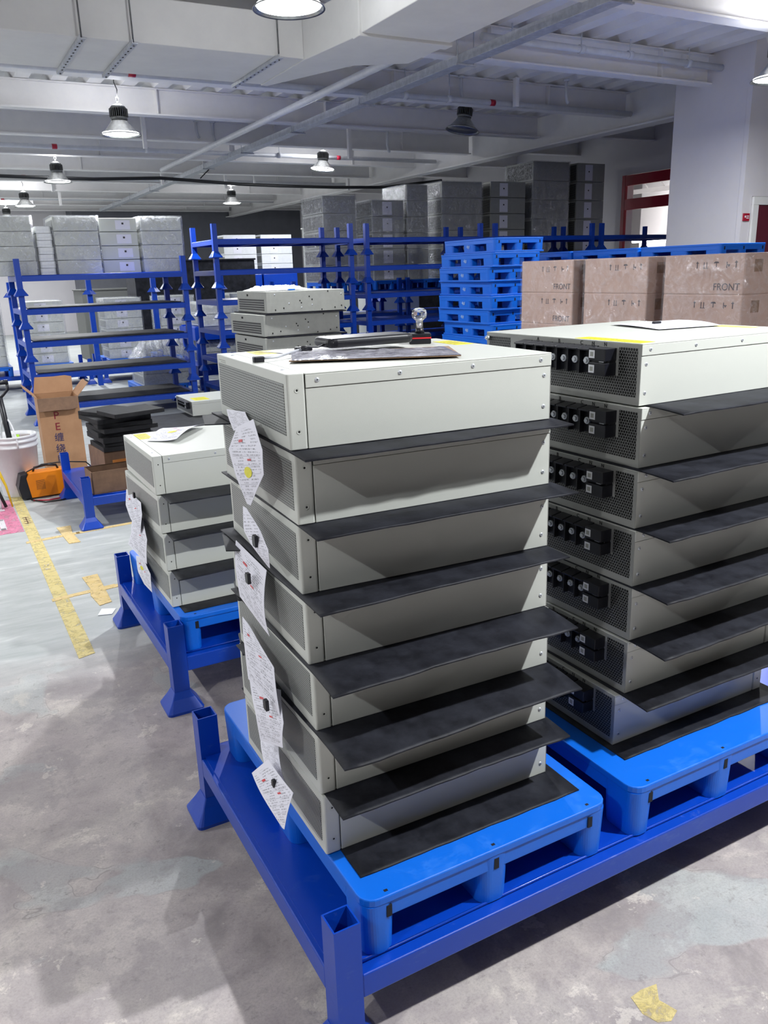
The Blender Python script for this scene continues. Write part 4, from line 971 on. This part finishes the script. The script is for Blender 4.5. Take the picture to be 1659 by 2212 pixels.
# ------------------------------------------------------------------ low rack with foam slabs and boxes
random.seed(21)
zf = 0.425; cx, cy = 0.98, 5.56
b = MB(); W2 = 0.16
t = thing('cardboard_box', 'taped brown box with shiny tape under the black foam slabs', 'box', (0.86, 5.42, 0.205), math.radians(6))
b = MB(); b.box(0, 0, 0, 0.36, 0.36, 0.218); b.build('carton', 'cardold_shaded', t, 0.003)
b = MB(); b.box(0.05, -0.002, 0.04, 0.16, 0.001, 0.16); b.build('tape', 'tapeplastic', t)
t = thing('cardboard_box', 'small open worn brown box on the rack corner below the foam slabs', 'box', (0.735, 5.20, 0.205), math.radians(3))
b = MB(); th = 0.005
for q in ((0, 0, 0, 0.30, th, 0.145), (0, 0.19, 0, 0.30, 0.19+th, 0.145), (0, 0, 0, th, 0.195, 0.145), (0.30-th, 0, 0, 0.30, 0.195, 0.145), (0, 0, 0, 0.30, 0.195, th)): b.box(*q)
b.build('tray', 'cardold_shaded', t)
b = MB(); b.xf(Matrix.Identity(4)); b.box(0.0, 0.19, 0.14, 0.30, 0.20, 0.145); b.build('flap', 'cardold_shaded', t)
z = zf
for i in range(9):
    w_, d_, h_ = [(0.34, 0.36, 0.03), (0.33, 0.36, 0.028), (0.35, 0.38, 0.035), (0.34, 0.36, 0.03), (0.36, 0.38, 0.028), (0.35, 0.36, 0.03), (0.36, 0.36, 0.03), (0.28, 0.44, 0.026), (0.34, 0.27, 0.026)][i]
    a = math.radians([4, -3, 6, 2, 8, 0, 10, 28, 14][i])
    xo, yo = [(0.86, 5.40), (0.87, 5.42), (0.86, 5.38), (0.84, 5.42), (0.87, 5.36), (0.84, 5.40), (0.84, 5.38), (0.98, 5.32), (0.92, 5.20)][i]
    b = MB(); b.prism(rrect(0, 0, w_, d_, 0.006, 2), 0, h_)
    st = b.build('foam_slab', 'foamblock', loc=(xo, yo, z), bevel=0.002); st.rotation_euler = (0, 0, a); z += h_+0.0006
    tag(st, 'black foam slab, %s of the untidy foam pile' % ['bottom one', 'second from bottom', 'third from bottom', 'fourth from bottom', 'middle one', 'fourth from top', 'third from top', 'second from top, skewed', 'topmost, nearest the camera'][i], 'foam slab', 'black foam slabs in the untidy pile')
sheet('separator_mat', 1.50, 7.12, 0.2045, 1.2, 0.86, 0, 'foam', 'black mat spread on the rack under the single far unit', None, th=0.008, seed=77)
sheet('separator_mat', 1.25, 5.19, 0.2045, 0.7, 0.86, 0, 'foam', 'black mat spread on the rack right of the foam slabs', None, th=0.006, seed=78)

# ------------------------------------------------------------------ PE carton
t = thing('tall_carton', 'tall open brown carton printed PE and Chinese characters', 'box', (0.655, 6.98, 0), math.radians(-2))
th = 0.005; wx, wy, hh = 0.31, 0.34, 0.605
b = MB()
for q in ((0, 0, 0, wx, th, hh), (0, wy-th, 0, wx, wy, hh), (0, th, 0, th, wy-th, hh), (wx-th, th, 0, wx, wy-th, hh), (0, 0, 0, wx, wy, th)): b.box(*q)
b.build('carton', 'cardboard', t)
def flap(x0, y0, x1, y1, up, lab, m='cardboard'):
    b = MB(); b.prism([(0, 0), (1, 0), (0.97, 0.9), (0.8, 1.0), (0.5, 0.97), (0.03, 1.0)], -0.0025, 0.0025)
    p0, p1, U_ = Vector((x0, y0, hh)), Vector((x1, y1, hh)), Vector(up)
    e = p1-p0; nn = e.cross(U_).normalized()
    b.xf(Matrix(((e.x, U_.x, nn.x, p0.x), (e.y, U_.y, nn.y, p0.y), (e.z, U_.z, nn.z, p0.z), (0, 0, 0, 1))))
    b.build('flap', m, t)
flap(0.0, -0.003, wx, -0.003, (-0.01, -0.035, -0.10), 'f', 'cardold_shaded')  # front flap in darker board: its underside shading is put into the colour
flap(0.0, wy, wx, wy, (0.02, 0.06, 0.13), 'b')
flap(0.003, wy, 0.003, 0.0, (-0.09, 0.0, 0.09), 'l')
flap(wx, 0.0, wx, wy, (0.09, 0.0, 0.10), 'r')
for ch, z, m_, sz in (('P', 0.455, 'inkred', 0.085), ('E', 0.365, 'inkred', 0.085), ('缠', 0.275, 'inkblue', 0.075), ('绕', 0.185, 'inkblue', 0.075), ('膜', 0.095, 'inkblue', 0.075)):
    o = textmesh('printed_letter', ch, sz, m_, t, Matrix.Translation((0.125, -0.0015, z+0.005)) @ FACE_NY, 0.0006)
# bucket with shovel
t = thing('plastic_bucket', 'white ribbed plastic bucket standing at the left edge', 'bucket', (0.405, 6.40, 0)); t.scale = (0.83, 0.83, 0.99)
b = MB(); b.lathe([(0, 0.0), (0.150, 0.0), (0.155, 0.01), (0.180, 0.36), (0.19, 0.362), (0.19, 0.375), (0.182, 0.378), (0.182, 0.40), (0.192, 0.402), (0.192, 0.416), (0.184, 0.419), (0.184, 0.432), (0.190, 0.435), (0.190, 0.45), (0.178, 0.45), (0.150, 0.02), (0, 0.02)], seg=48); b.build('pail', 'bucket', t)
b = MB(); b.tube([(0.18*math.cos(a)-0.0, -0.04-0.15*math.cos(a)*0.2, 0.37+0.20*math.sin(a)) for a in [PI*k/14 for k in range(15)]], 0.007, 8)
b.xf(Matrix.Rotation(math.radians(-65), 4, 'Z')); b.build('bail_handle', 'bucket', t)
t = thing('shovel', 'black D handled shovel standing in the white bucket', 'shovel', (0.355, 6.36, 0.03), 0)
b = MB(); b.tube([(0.02, 0, 0.0), (0.02, 0, 0.40), (0.0, 0, 0.69)], 0.020, 10); b.build('shaft', 'black', t)
b = MB(); b.tube([(0, 0, 0.68), (-0.03, 0, 0.71), (-0.065, 0, 0.74), (-0.07, 0, 0.79)], 0.010, 8); b.tube([(0, 0, 0.68), (0.03, 0, 0.71), (0.06, 0, 0.74), (0.062, 0, 0.79)], 0.010, 8); b.tube([(-0.085, 0, 0.79), (0.07, 0, 0.795)], 0.017, 10); b.build('grip', 'black', t)
b = MB(); b.box(-0.05, -0.01, 0.0, 0.09, 0.01, 0.18); b.build('blade', 'heatsink', t, 0.004)
b = MB(); b.prism(rrect(0, 0, 0.09, 0.02, 0.008), 0, 0.30); o = b.build('wooden_board', 'concreteblock', loc=(0.42, 6.45, 0.13)); o.rotation_euler = (0.0, 0.12, 0.3); tag(o, 'pale board standing in the white bucket', 'board')
b = MB(); b.lathe([(0, 0), (0.02, 0), (0.024, 0.12), (0.012, 0.2), (0.012, 0.24), (0, 0.24)], seg=16); o = b.build('spray_bottle', 'lime', loc=(0.43, 6.33, 0.21)); tag(o, 'lime green bottle in the white bucket', 'bottle')
# orange welder
t = thing('welding_machine', 'orange box shaped welding machine with black front on the floor before the bucket', 'welding machine', (0.43, 6.16, 0.012), math.radians(4)); t.scale = (1.0, 0.9, 1.05)
b = MB(); b.prism([(0.0, 0), (0.03, -0.0), (0.28, 0), (0.30, 0.03), (0.30, 0.15), (0.28, 0.17), (0.02, 0.17), (0.0, 0.14), (-0.012, 0.07)], 0, 0.13, 'y'); b.build('housing', 'orange', t, 0.003)
b = MB(); b.prism([(-0.045, 0.0), (0.02, -0.003), (0.0, 0.14), (0.012, 0.172), (-0.035, 0.165), (-0.06, 0.08)], -0.005, 0.135, 'y'); b.build('front_panel', 'black', t, 0.003)
b = MB(); b.tube([(0.06, 0.065, 0.17), (0.07, 0.065, 0.195), (0.15, 0.065, 0.205), (0.22, 0.065, 0.195), (0.23, 0.065, 0.17)], 0.008, 8); b.build('carry_handle', 'black', t)
b = MB(); b.box(0.06, -0.0015, 0.05, 0.12, 0.0005, 0.12); b.build('vent', 'vent', t)
for lbl, pts, m_ in (('thin black lead looping over the orange machine', [(0.40, 6.20, 0.1), (0.44, 6.19, 0.20), (0.55, 6.22, 0.235), (0.70, 6.25, 0.23), (0.86, 6.28, 0.20), (0.93, 6.32, 0.12), (0.90, 6.42, 0.02)], 'cable'),
                     ('thin red lead lying on the floor before the orange machine', [(0.45, 6.10, 0.008), (0.55, 6.05, 0.008), (0.68, 6.08, 0.008), (0.80, 6.12, 0.008), (0.74, 6.02, 0.008), (0.9, 6.05, 0.008)], 'red'),
                     ('black lead lying on the floor before the orange machine', [(0.44, 6.13, 0.008), (0.52, 6.0, 0.008), (0.62, 6.0, 0.008), (0.85, 6.09, 0.008)], 'cable')):
    b = MB(); b.tube(pts, 0.005, 6); tag(b.build('lead', m_), lbl, 'cable')
# striped barrier at left edge
t = thing('striped_barrier', 'yellow and black striped barrier with tape tails at the left edge', 'barrier', (0.165, 6.02, 0))
b = MB(); b.box(0.0, 0, 0.0, 0.055, 0.05, 0.14); b.build('footing', 'concreteblock', t, 0.004)
for q in range(5):
    b = MB(); b.prism([(0.02, 0.14+0.075*q), (0.075, 0.10+0.075*q), (0.075, 0.175+0.075*q), (0.02, 0.215+0.075*q)], 0.0, 0.03, 'y'); b.build('stripe', 'stripeY' if q % 2 else 'stripeK', t)
b = MB(); b.tube([(0.055, 0.01, 0.30), (0.09, 0.0, 0.26), (0.12, -0.01, 0.16), (0.14, -0.02, 0.01)], [0.008, 0.012, 0.008, 0.006], 6); b.build('tape_tail', 'stripeY', t)
b = MB(); b.tube([(0.05, 0.01, 0.2), (0.07, 0.0, 0.12), (0.10, -0.01, 0.012)], [0.01, 0.012, 0.012], 6); b.build('tape_tail', 'stripeK', t)
b = MB(); b.tube([(0.06, 0.012, 0.3), (0.07, 0.005, 0.16), (0.07, -0.01, 0.012)], [0.006, 0.01, 0.005], 6); b.build('tape_tail', 'whitewrap', t)

# ------------------------------------------------------------------ wrapped FRONT cartons
def carton_proto(Lx, Wy, Hh, second_word):
    t = thing('shipping_carton', 'x', 'box')
    b = MB(); b.box(0, 0, 0, Lx, Wy, Hh-0.004); b.build('carton', 'cardpink', t, 0.01, seg=3)
    b = MB(); b.box(-0.0008, 0.0, Hh/2-0.0, 0.0, 0.0, Hh/2)
    if second_word: textmesh('printed_word', 'FRONT', 0.058, 'ink', t, Matrix.Translation((-0.001, 0.12, 0.045)) @ FACE_NX)
    # handling symbols: arrow, glass, umbrella, hook, arrow
    ic = MB(); zc = Hh-0.065
    def fb(y0, z0, y1, z1): ic.box(-0.0012, y0, z0, -0.0002, y1, z1)
    for y in (0.06, 0.34): fb(y, zc-0.02, y+0.006, zc+0.02); fb(y-0.006, zc+0.008, y+0.012, zc+0.014)
    fb(0.27, zc-0.02, 0.275, zc+0.015); fb(0.29, zc-0.02, 0.295, zc+0.015); fb(0.262, zc-0.022, 0.30, zc-0.019)
    fb(0.20, zc-0.015, 0.205, zc+0.01); fb(0.185, zc+0.008, 0.22, zc+0.014); fb(0.19, zc+0.014, 0.214, zc+0.018)
    fb(0.125, zc-0.02, 0.13, zc+0.015); fb(0.105, zc-0.005, 0.13, zc+0.0); fb(0.11, zc-0.012, 0.118, zc-0.005)
    ic.build('handling_symbols', 'ink', t)
    ic = MB(); ic.box(0.08, -0.0012, Hh-0.11, 0.15, -0.0002, Hh-0.04); ic.box(0.09, -0.0016, Hh-0.10, 0.14, -0.001, Hh-0.05); ic.build('side_label', 'cardold_shaded', t)
    register(t); return t
CP = {0: carton_proto(0.60, 0.60, 0.24, False), 1: carton_proto(0.60, 0.60, 0.24, True)}
CPu = {}
PCt = pallet_proto(0.60, 0.62)
PCu = []
colsY = [(4.74, 'left'), (4.02, 'middle'), (3.28, 'right')]
for ci, (cy_, wn) in enumerate(colsY):
    for dep in range(2):
        x0_ = 4.17 + 0.66*dep
        lab = 'blue pallet under the %s %s column of wrapped cartons' % (['front', 'rear'][dep], wn); loc = (x0_, cy_-0.01, 0.0)
        if not PCu: PCu.append(1); PCt.location = loc; tag(PCt, lab, 'pallet', 'pallets under the wrapped cartons')
        else: dup(PCt, lab, loc, 0, 'pallets under the wrapped cartons')
        for i in range(6 - 0):
            z = 0.137 + 0.2325*i
            w1 = 1 if (ci, i) in ((0, 5), (0, 4), (2, 5)) and dep == 0 else 0
            lab = 'wrapped brown shipping carton, %s of the %s %s column' % (['bottom', 'second from bottom', 'third from bottom', 'third from top', 'second from top', 'top'][i], ['front', 'rear'][dep], wn)
            if w1 not in CPu: CPu[w1] = 1; o = CP[w1]; o.location = (x0_, cy_, z); tag(o, lab, 'box', 'wrapped shipping cartons')
            else: o = dup(CP[w1], lab, (x0_, cy_, z), 0, 'wrapped shipping cartons')
def wrap(x0, y0, z0, x1, y1, z1, label, m='wrap', seed=0, name='stretch_wrap'):
    r = random.Random(seed); b = MB(); P = rrect(x0, y0, x1, y1, 0.03, 2)
    # subdivide the outline
    pts = []
    for i in range(len(P)):
        a, c = P[i], P[(i+1) % len(P)]; n = max(1, int(math.hypot(c[0]-a[0], c[1]-a[1])/0.09))
        for k in range(n): pts.append((a[0]+(c[0]-a[0])*k/n, a[1]+(c[1]-a[1])*k/n))
    nz = max(3, int((z1-z0)/0.1)); k = len(pts); cxx, cyy = (x0+x1)/2, (y0+y1)/2
    for j in range(nz+1):
        for (px_, py_) in pts:
            s = 1+r.uniform(0, 0.012); b.v.append((cxx+(px_-cxx)*s, cyy+(py_-cyy)*s, z0+(z1-z0)*j/nz + (r.uniform(0, 0.004) if j == nz else 0)))
    for j in range(nz):
        for i in range(k): b.face([j*k+i, j*k+(i+1) % k, (j+1)*k+(i+1) % k, (j+1)*k+i], True)
    b.v.append((cxx, cyy, z1+0.008)); c_ = len(b.v)-1
    for i in range(k): b.face([nz*k+i, nz*k+(i+1) % k, c_], True)
    return tag(b.build(name, m), label, 'plastic wrap', 'clear stretch wrap round stacks')
for ci, (cy_, wn) in enumerate(colsY):
    wrap(4.155, cy_-0.012, 0.15, 4.785, cy_+0.612, 1.533, 'clear stretch wrap round the front %s column of cartons' % wn, seed=ci)
    wrap(4.82, cy_-0.012, 0.15, 5.445, cy_+0.612, 1.536, 'clear stretch wrap round the rear %s column of cartons' % wn, seed=ci+5)

# ------------------------------------------------------------------ simple boxed units of the background
def bunit(Lx, Wy, Hh, m, front, name='stored_unit', sheet_=False, term=False):
    """front: material of a panel on the -X side"""
    t = thing(name, 'x', 'power unit')
    b = MB(); b.box(0, 0, 0, Lx, Wy, Hh-0.006); b.build('case', m, t, 0.003)
    b = MB(); b.box(-0.0025, 0.03, 0.02, -0.0002, Wy-0.03, Hh-0.035); b.build('front_panel', front, t)
    if term:
        b = MB(); b.box(-0.03, 0.06, Hh*0.45, -0.002, Wy*0.75, Hh*0.8); b.build('terminal_block', 'black', t)
    if sheet_:
        b = MB(); b.box(0.17, -0.003, 0.02, 0.33, -0.001, Hh-0.03); p = b.build('paper_note', 'paper', t)
        b = MB(); b.box(0.24, -0.008, Hh*0.5, 0.26, -0.003, Hh*0.5+0.02); b.build('magnet', 'black', p)
    register(t); return t
BP = {}
def bstack(key, args, x, y, z, n, where, grp, rz=0, jit=0.0, wrapped=True, hgap=None):
    Lx, Wy, Hh = args[0], args[1], args[2]
    r = random.Random(hash(where) % 1000 if False else len(where))
    for i in range(n):
        pos = 'bottom' if i == 0 else ('topmost' if i == n-1 else ['', 'second', 'third', 'fourth', 'fifth', 'sixth', 'seventh'][i]+' from bottom')
        lab = 'stored unit, %s of the %s' % (pos, where); loc = (x+r.uniform(-jit, jit), y+r.uniform(-jit, jit), z+Hh*i)
        if key not in BP: BP[key] = bunit(*args); o = BP[key]; o.location = loc; o.rotation_euler = (0, 0, rz); tag(o, lab, 'power unit', grp)
        else: dup(BP[key], lab, loc, rz, grp)
    if wrapped:
        wrap(x-0.02, y-0.02, z+0.01, x+Lx+0.02, y+Wy+0.02, z+Hh*n+0.004, 'clear wrap round the %s' % where, 'wrapmid', seed=len(where))
g1 = 'units stored on the left rack stack'
zt = 0.3395*4+0.205
bstack('a', (0.45, 0.55, 0.148, 'case', 'grille'), 0.93-0.30+0.02, 9.62, zt+0.0, 4, 'stack at the left edge atop the left racks', g1)
bstack('a', None or (0.45, 0.55, 0.148, 'case', 'grille'), 1.315, 9.62, zt, 4, 'stack right of the bright narrow trays', g1)
bstack('b', (0.40, 0.55, 0.146, 'case', 'grille', 'stored_unit', True, True), 1.80, 9.70, zt, 4, 'stack with four paper notes on the left racks', g1, wrapped=False)
bstack('a', (0.45, 0.55, 0.148, 'case', 'grille'), 2.235, 9.65, zt, 4, 'rightmost wrapped stack on the left racks', g1)
for i in range(7):
    b = MB(); b.prism(rrect(0, 0, 0.16, 0.3, 0.02, 2), 0, 0.068); b.box(0.01, -0.004, 0.03, 0.15, 0.0, 0.038)
    tag(b.build('foam_tray', 'whitewrap', loc=(1.135+0.006*(i % 2), 9.66, zt+0.0005+0.0705*i), bevel=0.006), 'bright white tray, %s in the narrow stack on the left racks' % ['bottom', 'second from bottom', 'third from bottom', 'middle', 'third from top', 'second from top', 'topmost'][i], 'tray', 'bright white trays on the left racks')
# second row on the floor behind the left racks
g2 = 'units stored low behind the left racks'
for x, wn in ((0.25, 'left'), (2.20, 'middle'), (4.15, 'right')):
    rack('tall', x, 12.85, 0, 'blue rack under the low unit stacks behind the left racks, %s one' % wn, 'racks behind the left racks')
for i, (x, wn) in enumerate(((0.37, 'far left'), (1.20, 'left'), (2.33, 'second'), (3.15, 'third'), (4.28, 'fourth'), (5.10, 'fifth'))):
    dup(PA, 'blue pallet under the %s low stack behind the left racks' % wn, (x-0.035, 12.865, 0.2045), 0, 'pallets behind the left racks')
    bstack('c', (0.54, 0.50, 0.148, 'case', 'grille', 'stored_unit', True), x, 12.95, 0.341, 6, '%s low stack behind the left racks' % wn, g2)
for i, x in enumerate((0.10, 1.02, 2.06, 2.98, 4.02)):
    b = MB(); b.box(0, 0, 0, 0.07, 0.07, 1.5); b.lathe([(0.10, 1.30), (0.05, 1.36)], (0.035, 0.035, 0), 4, False)
    tag(b.build('rack_post', 'bluemetal', loc=(x, 12.6, 0.0)), 'tall blue post between the low stacks behind the left racks, %s' % ['first from left', 'second from left', 'third from left', 'fourth from left', 'fifth from left'][i], 'post', 'tall blue posts behind the left racks')
# bright white unit stack behind the middle racks
g3 = 'white units behind the middle racks'
for (x, wn) in ((5.0, 'left'), (5.72, 'right')):
    for i in range(4):
        pos = ['bottom', 'second', 'third', 'topmost'][i]
        if 'w' not in BP: BP['w'] = bunit(0.62, 0.5, 0.175, 'white_case', 'grille', 'stored_unit', True); o = BP['w']; o.location = (x, 15.2, 1.52+0.175*i); tag(o, 'bright white unit with paper, %s of the %s far stack' % (pos, wn), 'power unit', g3)
        else: dup(BP['w'], 'bright white unit with paper, %s of the %s far stack' % (pos, wn), (x, 15.2, 1.52+0.175*i), 0, g3)
    b = MB(); b.box(x-0.03, 15.1, 0, x+0.66, 15.8, 1.51); tag(b.build('storage_platform', 'blue', None, 0.01), 'blue storage platform below the %s far white stack' % wn, 'platform')
# big wrapped stacks on the back rack row
rackstack(4.60, 11.1, 4, 'rear rack row, left part', 'blue racks of the rear row')
rackstack(6.48, 11.1, 4, 'rear rack row, middle part', 'blue racks of the rear row')
rackstack(8.36, 11.1, 4, 'rear rack row, right part', 'blue racks of the rear row')
zr = 0.3395*3+0.2045
g4 = 'big wrapped units on the rear rack row'
PB = pallet_proto(0.62, 0.745); first = True
big = [('s1', (0.52, 0.73, 0.225, 'grey_case', 'slats'), 5.17, 11.18, 'big stack at left with filmed grilles', 2.55),
       ('s2', (0.53, 0.73, 0.225, 'grey_case', 'slats', 'stored_unit', True), 5.97, 11.19, 'big stack with paper notes second from left', 2.50),
       ('s3', (0.36, 0.73, 0.225, 'grey_case', 'hexrear'), 6.56, 11.18, 'narrow big stack third from left', 2.72),
       ('s4', (0.74, 0.73, 0.25, 'grey_case', 'slats'), 7.18, 11.18, 'wide wrapped big stack in the middle', 2.78),
       ('s5', (0.68, 0.73, 0.25, 'grey_case', 'slats', 'stored_unit', True), 8.10, 11.19, 'noted stack right of the wide wrapped one', 2.80),
       ('s6', (0.74, 0.73, 0.29, 'grey_case', 'hexrear'), 8.93, 11.18, 'tallest big stack second from right', 3.12),
       ('s7', (0.60, 0.73, 0.29, 'grey_case', 'slats', 'stored_unit', True), 9.86, 11.19, 'tallest big stack at the right end', 3.12)]
for key, args, x, y, wn, ztop in big:
    if first: first = False; o = PB; o.location = (x, y-0.01, zr); tag(o, 'blue pallet under the %s' % wn, 'pallet', 'pallets under the big stacks')
    else: dup(PB, 'blue pallet under the %s' % wn, (x, y-0.01, zr), 0, 'pallets under the big stacks')
    zb = zr+0.1355; n = round((ztop-zb)/args[2]); h = (ztop-zb)/n; args = (args[0], args[1], h)+args[3:]
    bstack(key, args, x, y, zb, n, wn, g4, wrapped=key in ('s1', 's4', 's2', 's3', 's6'))
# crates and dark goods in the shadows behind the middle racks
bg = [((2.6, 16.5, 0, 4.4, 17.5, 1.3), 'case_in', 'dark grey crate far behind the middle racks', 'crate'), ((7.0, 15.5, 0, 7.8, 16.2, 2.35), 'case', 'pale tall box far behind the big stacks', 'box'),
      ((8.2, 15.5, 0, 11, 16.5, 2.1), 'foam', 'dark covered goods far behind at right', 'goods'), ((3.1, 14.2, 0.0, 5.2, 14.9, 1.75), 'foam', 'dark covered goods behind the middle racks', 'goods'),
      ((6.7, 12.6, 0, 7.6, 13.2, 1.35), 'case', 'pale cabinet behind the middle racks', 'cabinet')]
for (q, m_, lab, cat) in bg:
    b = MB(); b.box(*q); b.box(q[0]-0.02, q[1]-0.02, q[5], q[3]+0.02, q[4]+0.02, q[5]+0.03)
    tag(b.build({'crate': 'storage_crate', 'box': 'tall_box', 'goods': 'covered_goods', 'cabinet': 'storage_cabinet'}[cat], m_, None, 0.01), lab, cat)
# goods on the left racks' back side: wrapped unit, crumpled film bundle
bstack('d', (0.60, 0.62, 0.15, 'case', 'grille'), 2.35, 10.9, 0.14, 2, 'wrapped low pair on the pallet behind the left racks', 'units on the low pallet behind the left racks')
dup(PA, 'blue pallet with a wrapped low pair behind the left racks', (2.30, 10.85, 0.003), 0, None)
crumple('plastic_film', 2.30, 10.8, 3.0, 11.5, 0.46, 0.32, 'wrapheavy', 'large crumpled heap of clear film behind the left racks', 9, nx=30, ny=24)
bstack('e', (0.50, 0.60, 0.16, 'case', 'grille'), 3.25, 11.0, 0.345, 2, 'wrapped pair low behind the second rack stack', 'wrapped pairs behind the second rack stack')
bstack('e', (0.50, 0.60, 0.16, 'case', 'grille'), 3.25, 11.0, 0.85, 2, 'wrapped pair higher behind the second rack stack', 'wrapped pairs behind the second rack stack')
for z, wn in ((0.0, 'lower'), (0.675, 'upper')):
    b = MB(); b.box(3.1, 10.95, z+0.0, 5.0, 11.05, z+0.17) if False else b.box(3.1, 10.95, z+(0.2 if z == 0 else 0.0), 3.95, 11.7, z+(0.335 if z == 0 else 0.165))
    for xx in (3.12, 3.87):
        for yy in (10.97, 11.62): b.box(xx, yy, 0 if z == 0 else 0.34, xx+0.06, yy+0.06, z+0.18)
    tag(b.build('storage_platform', 'blue'), 'blue platform, %s one, below a wrapped pair' % wn, 'platform')
# black mats lying in the empty left racks
for i in range(4):
    b = MB(); b.box(0.0, 0, 0, 1.62, 0.84, 0.012); tag(b.build('separator_mat', 'foam', loc=(0.95, 9.52, 0.3395*i+0.2045)), 'black mat lying in the %s tier of the left rack stack' % ordw[i], 'mat', 'black mats in the left racks')
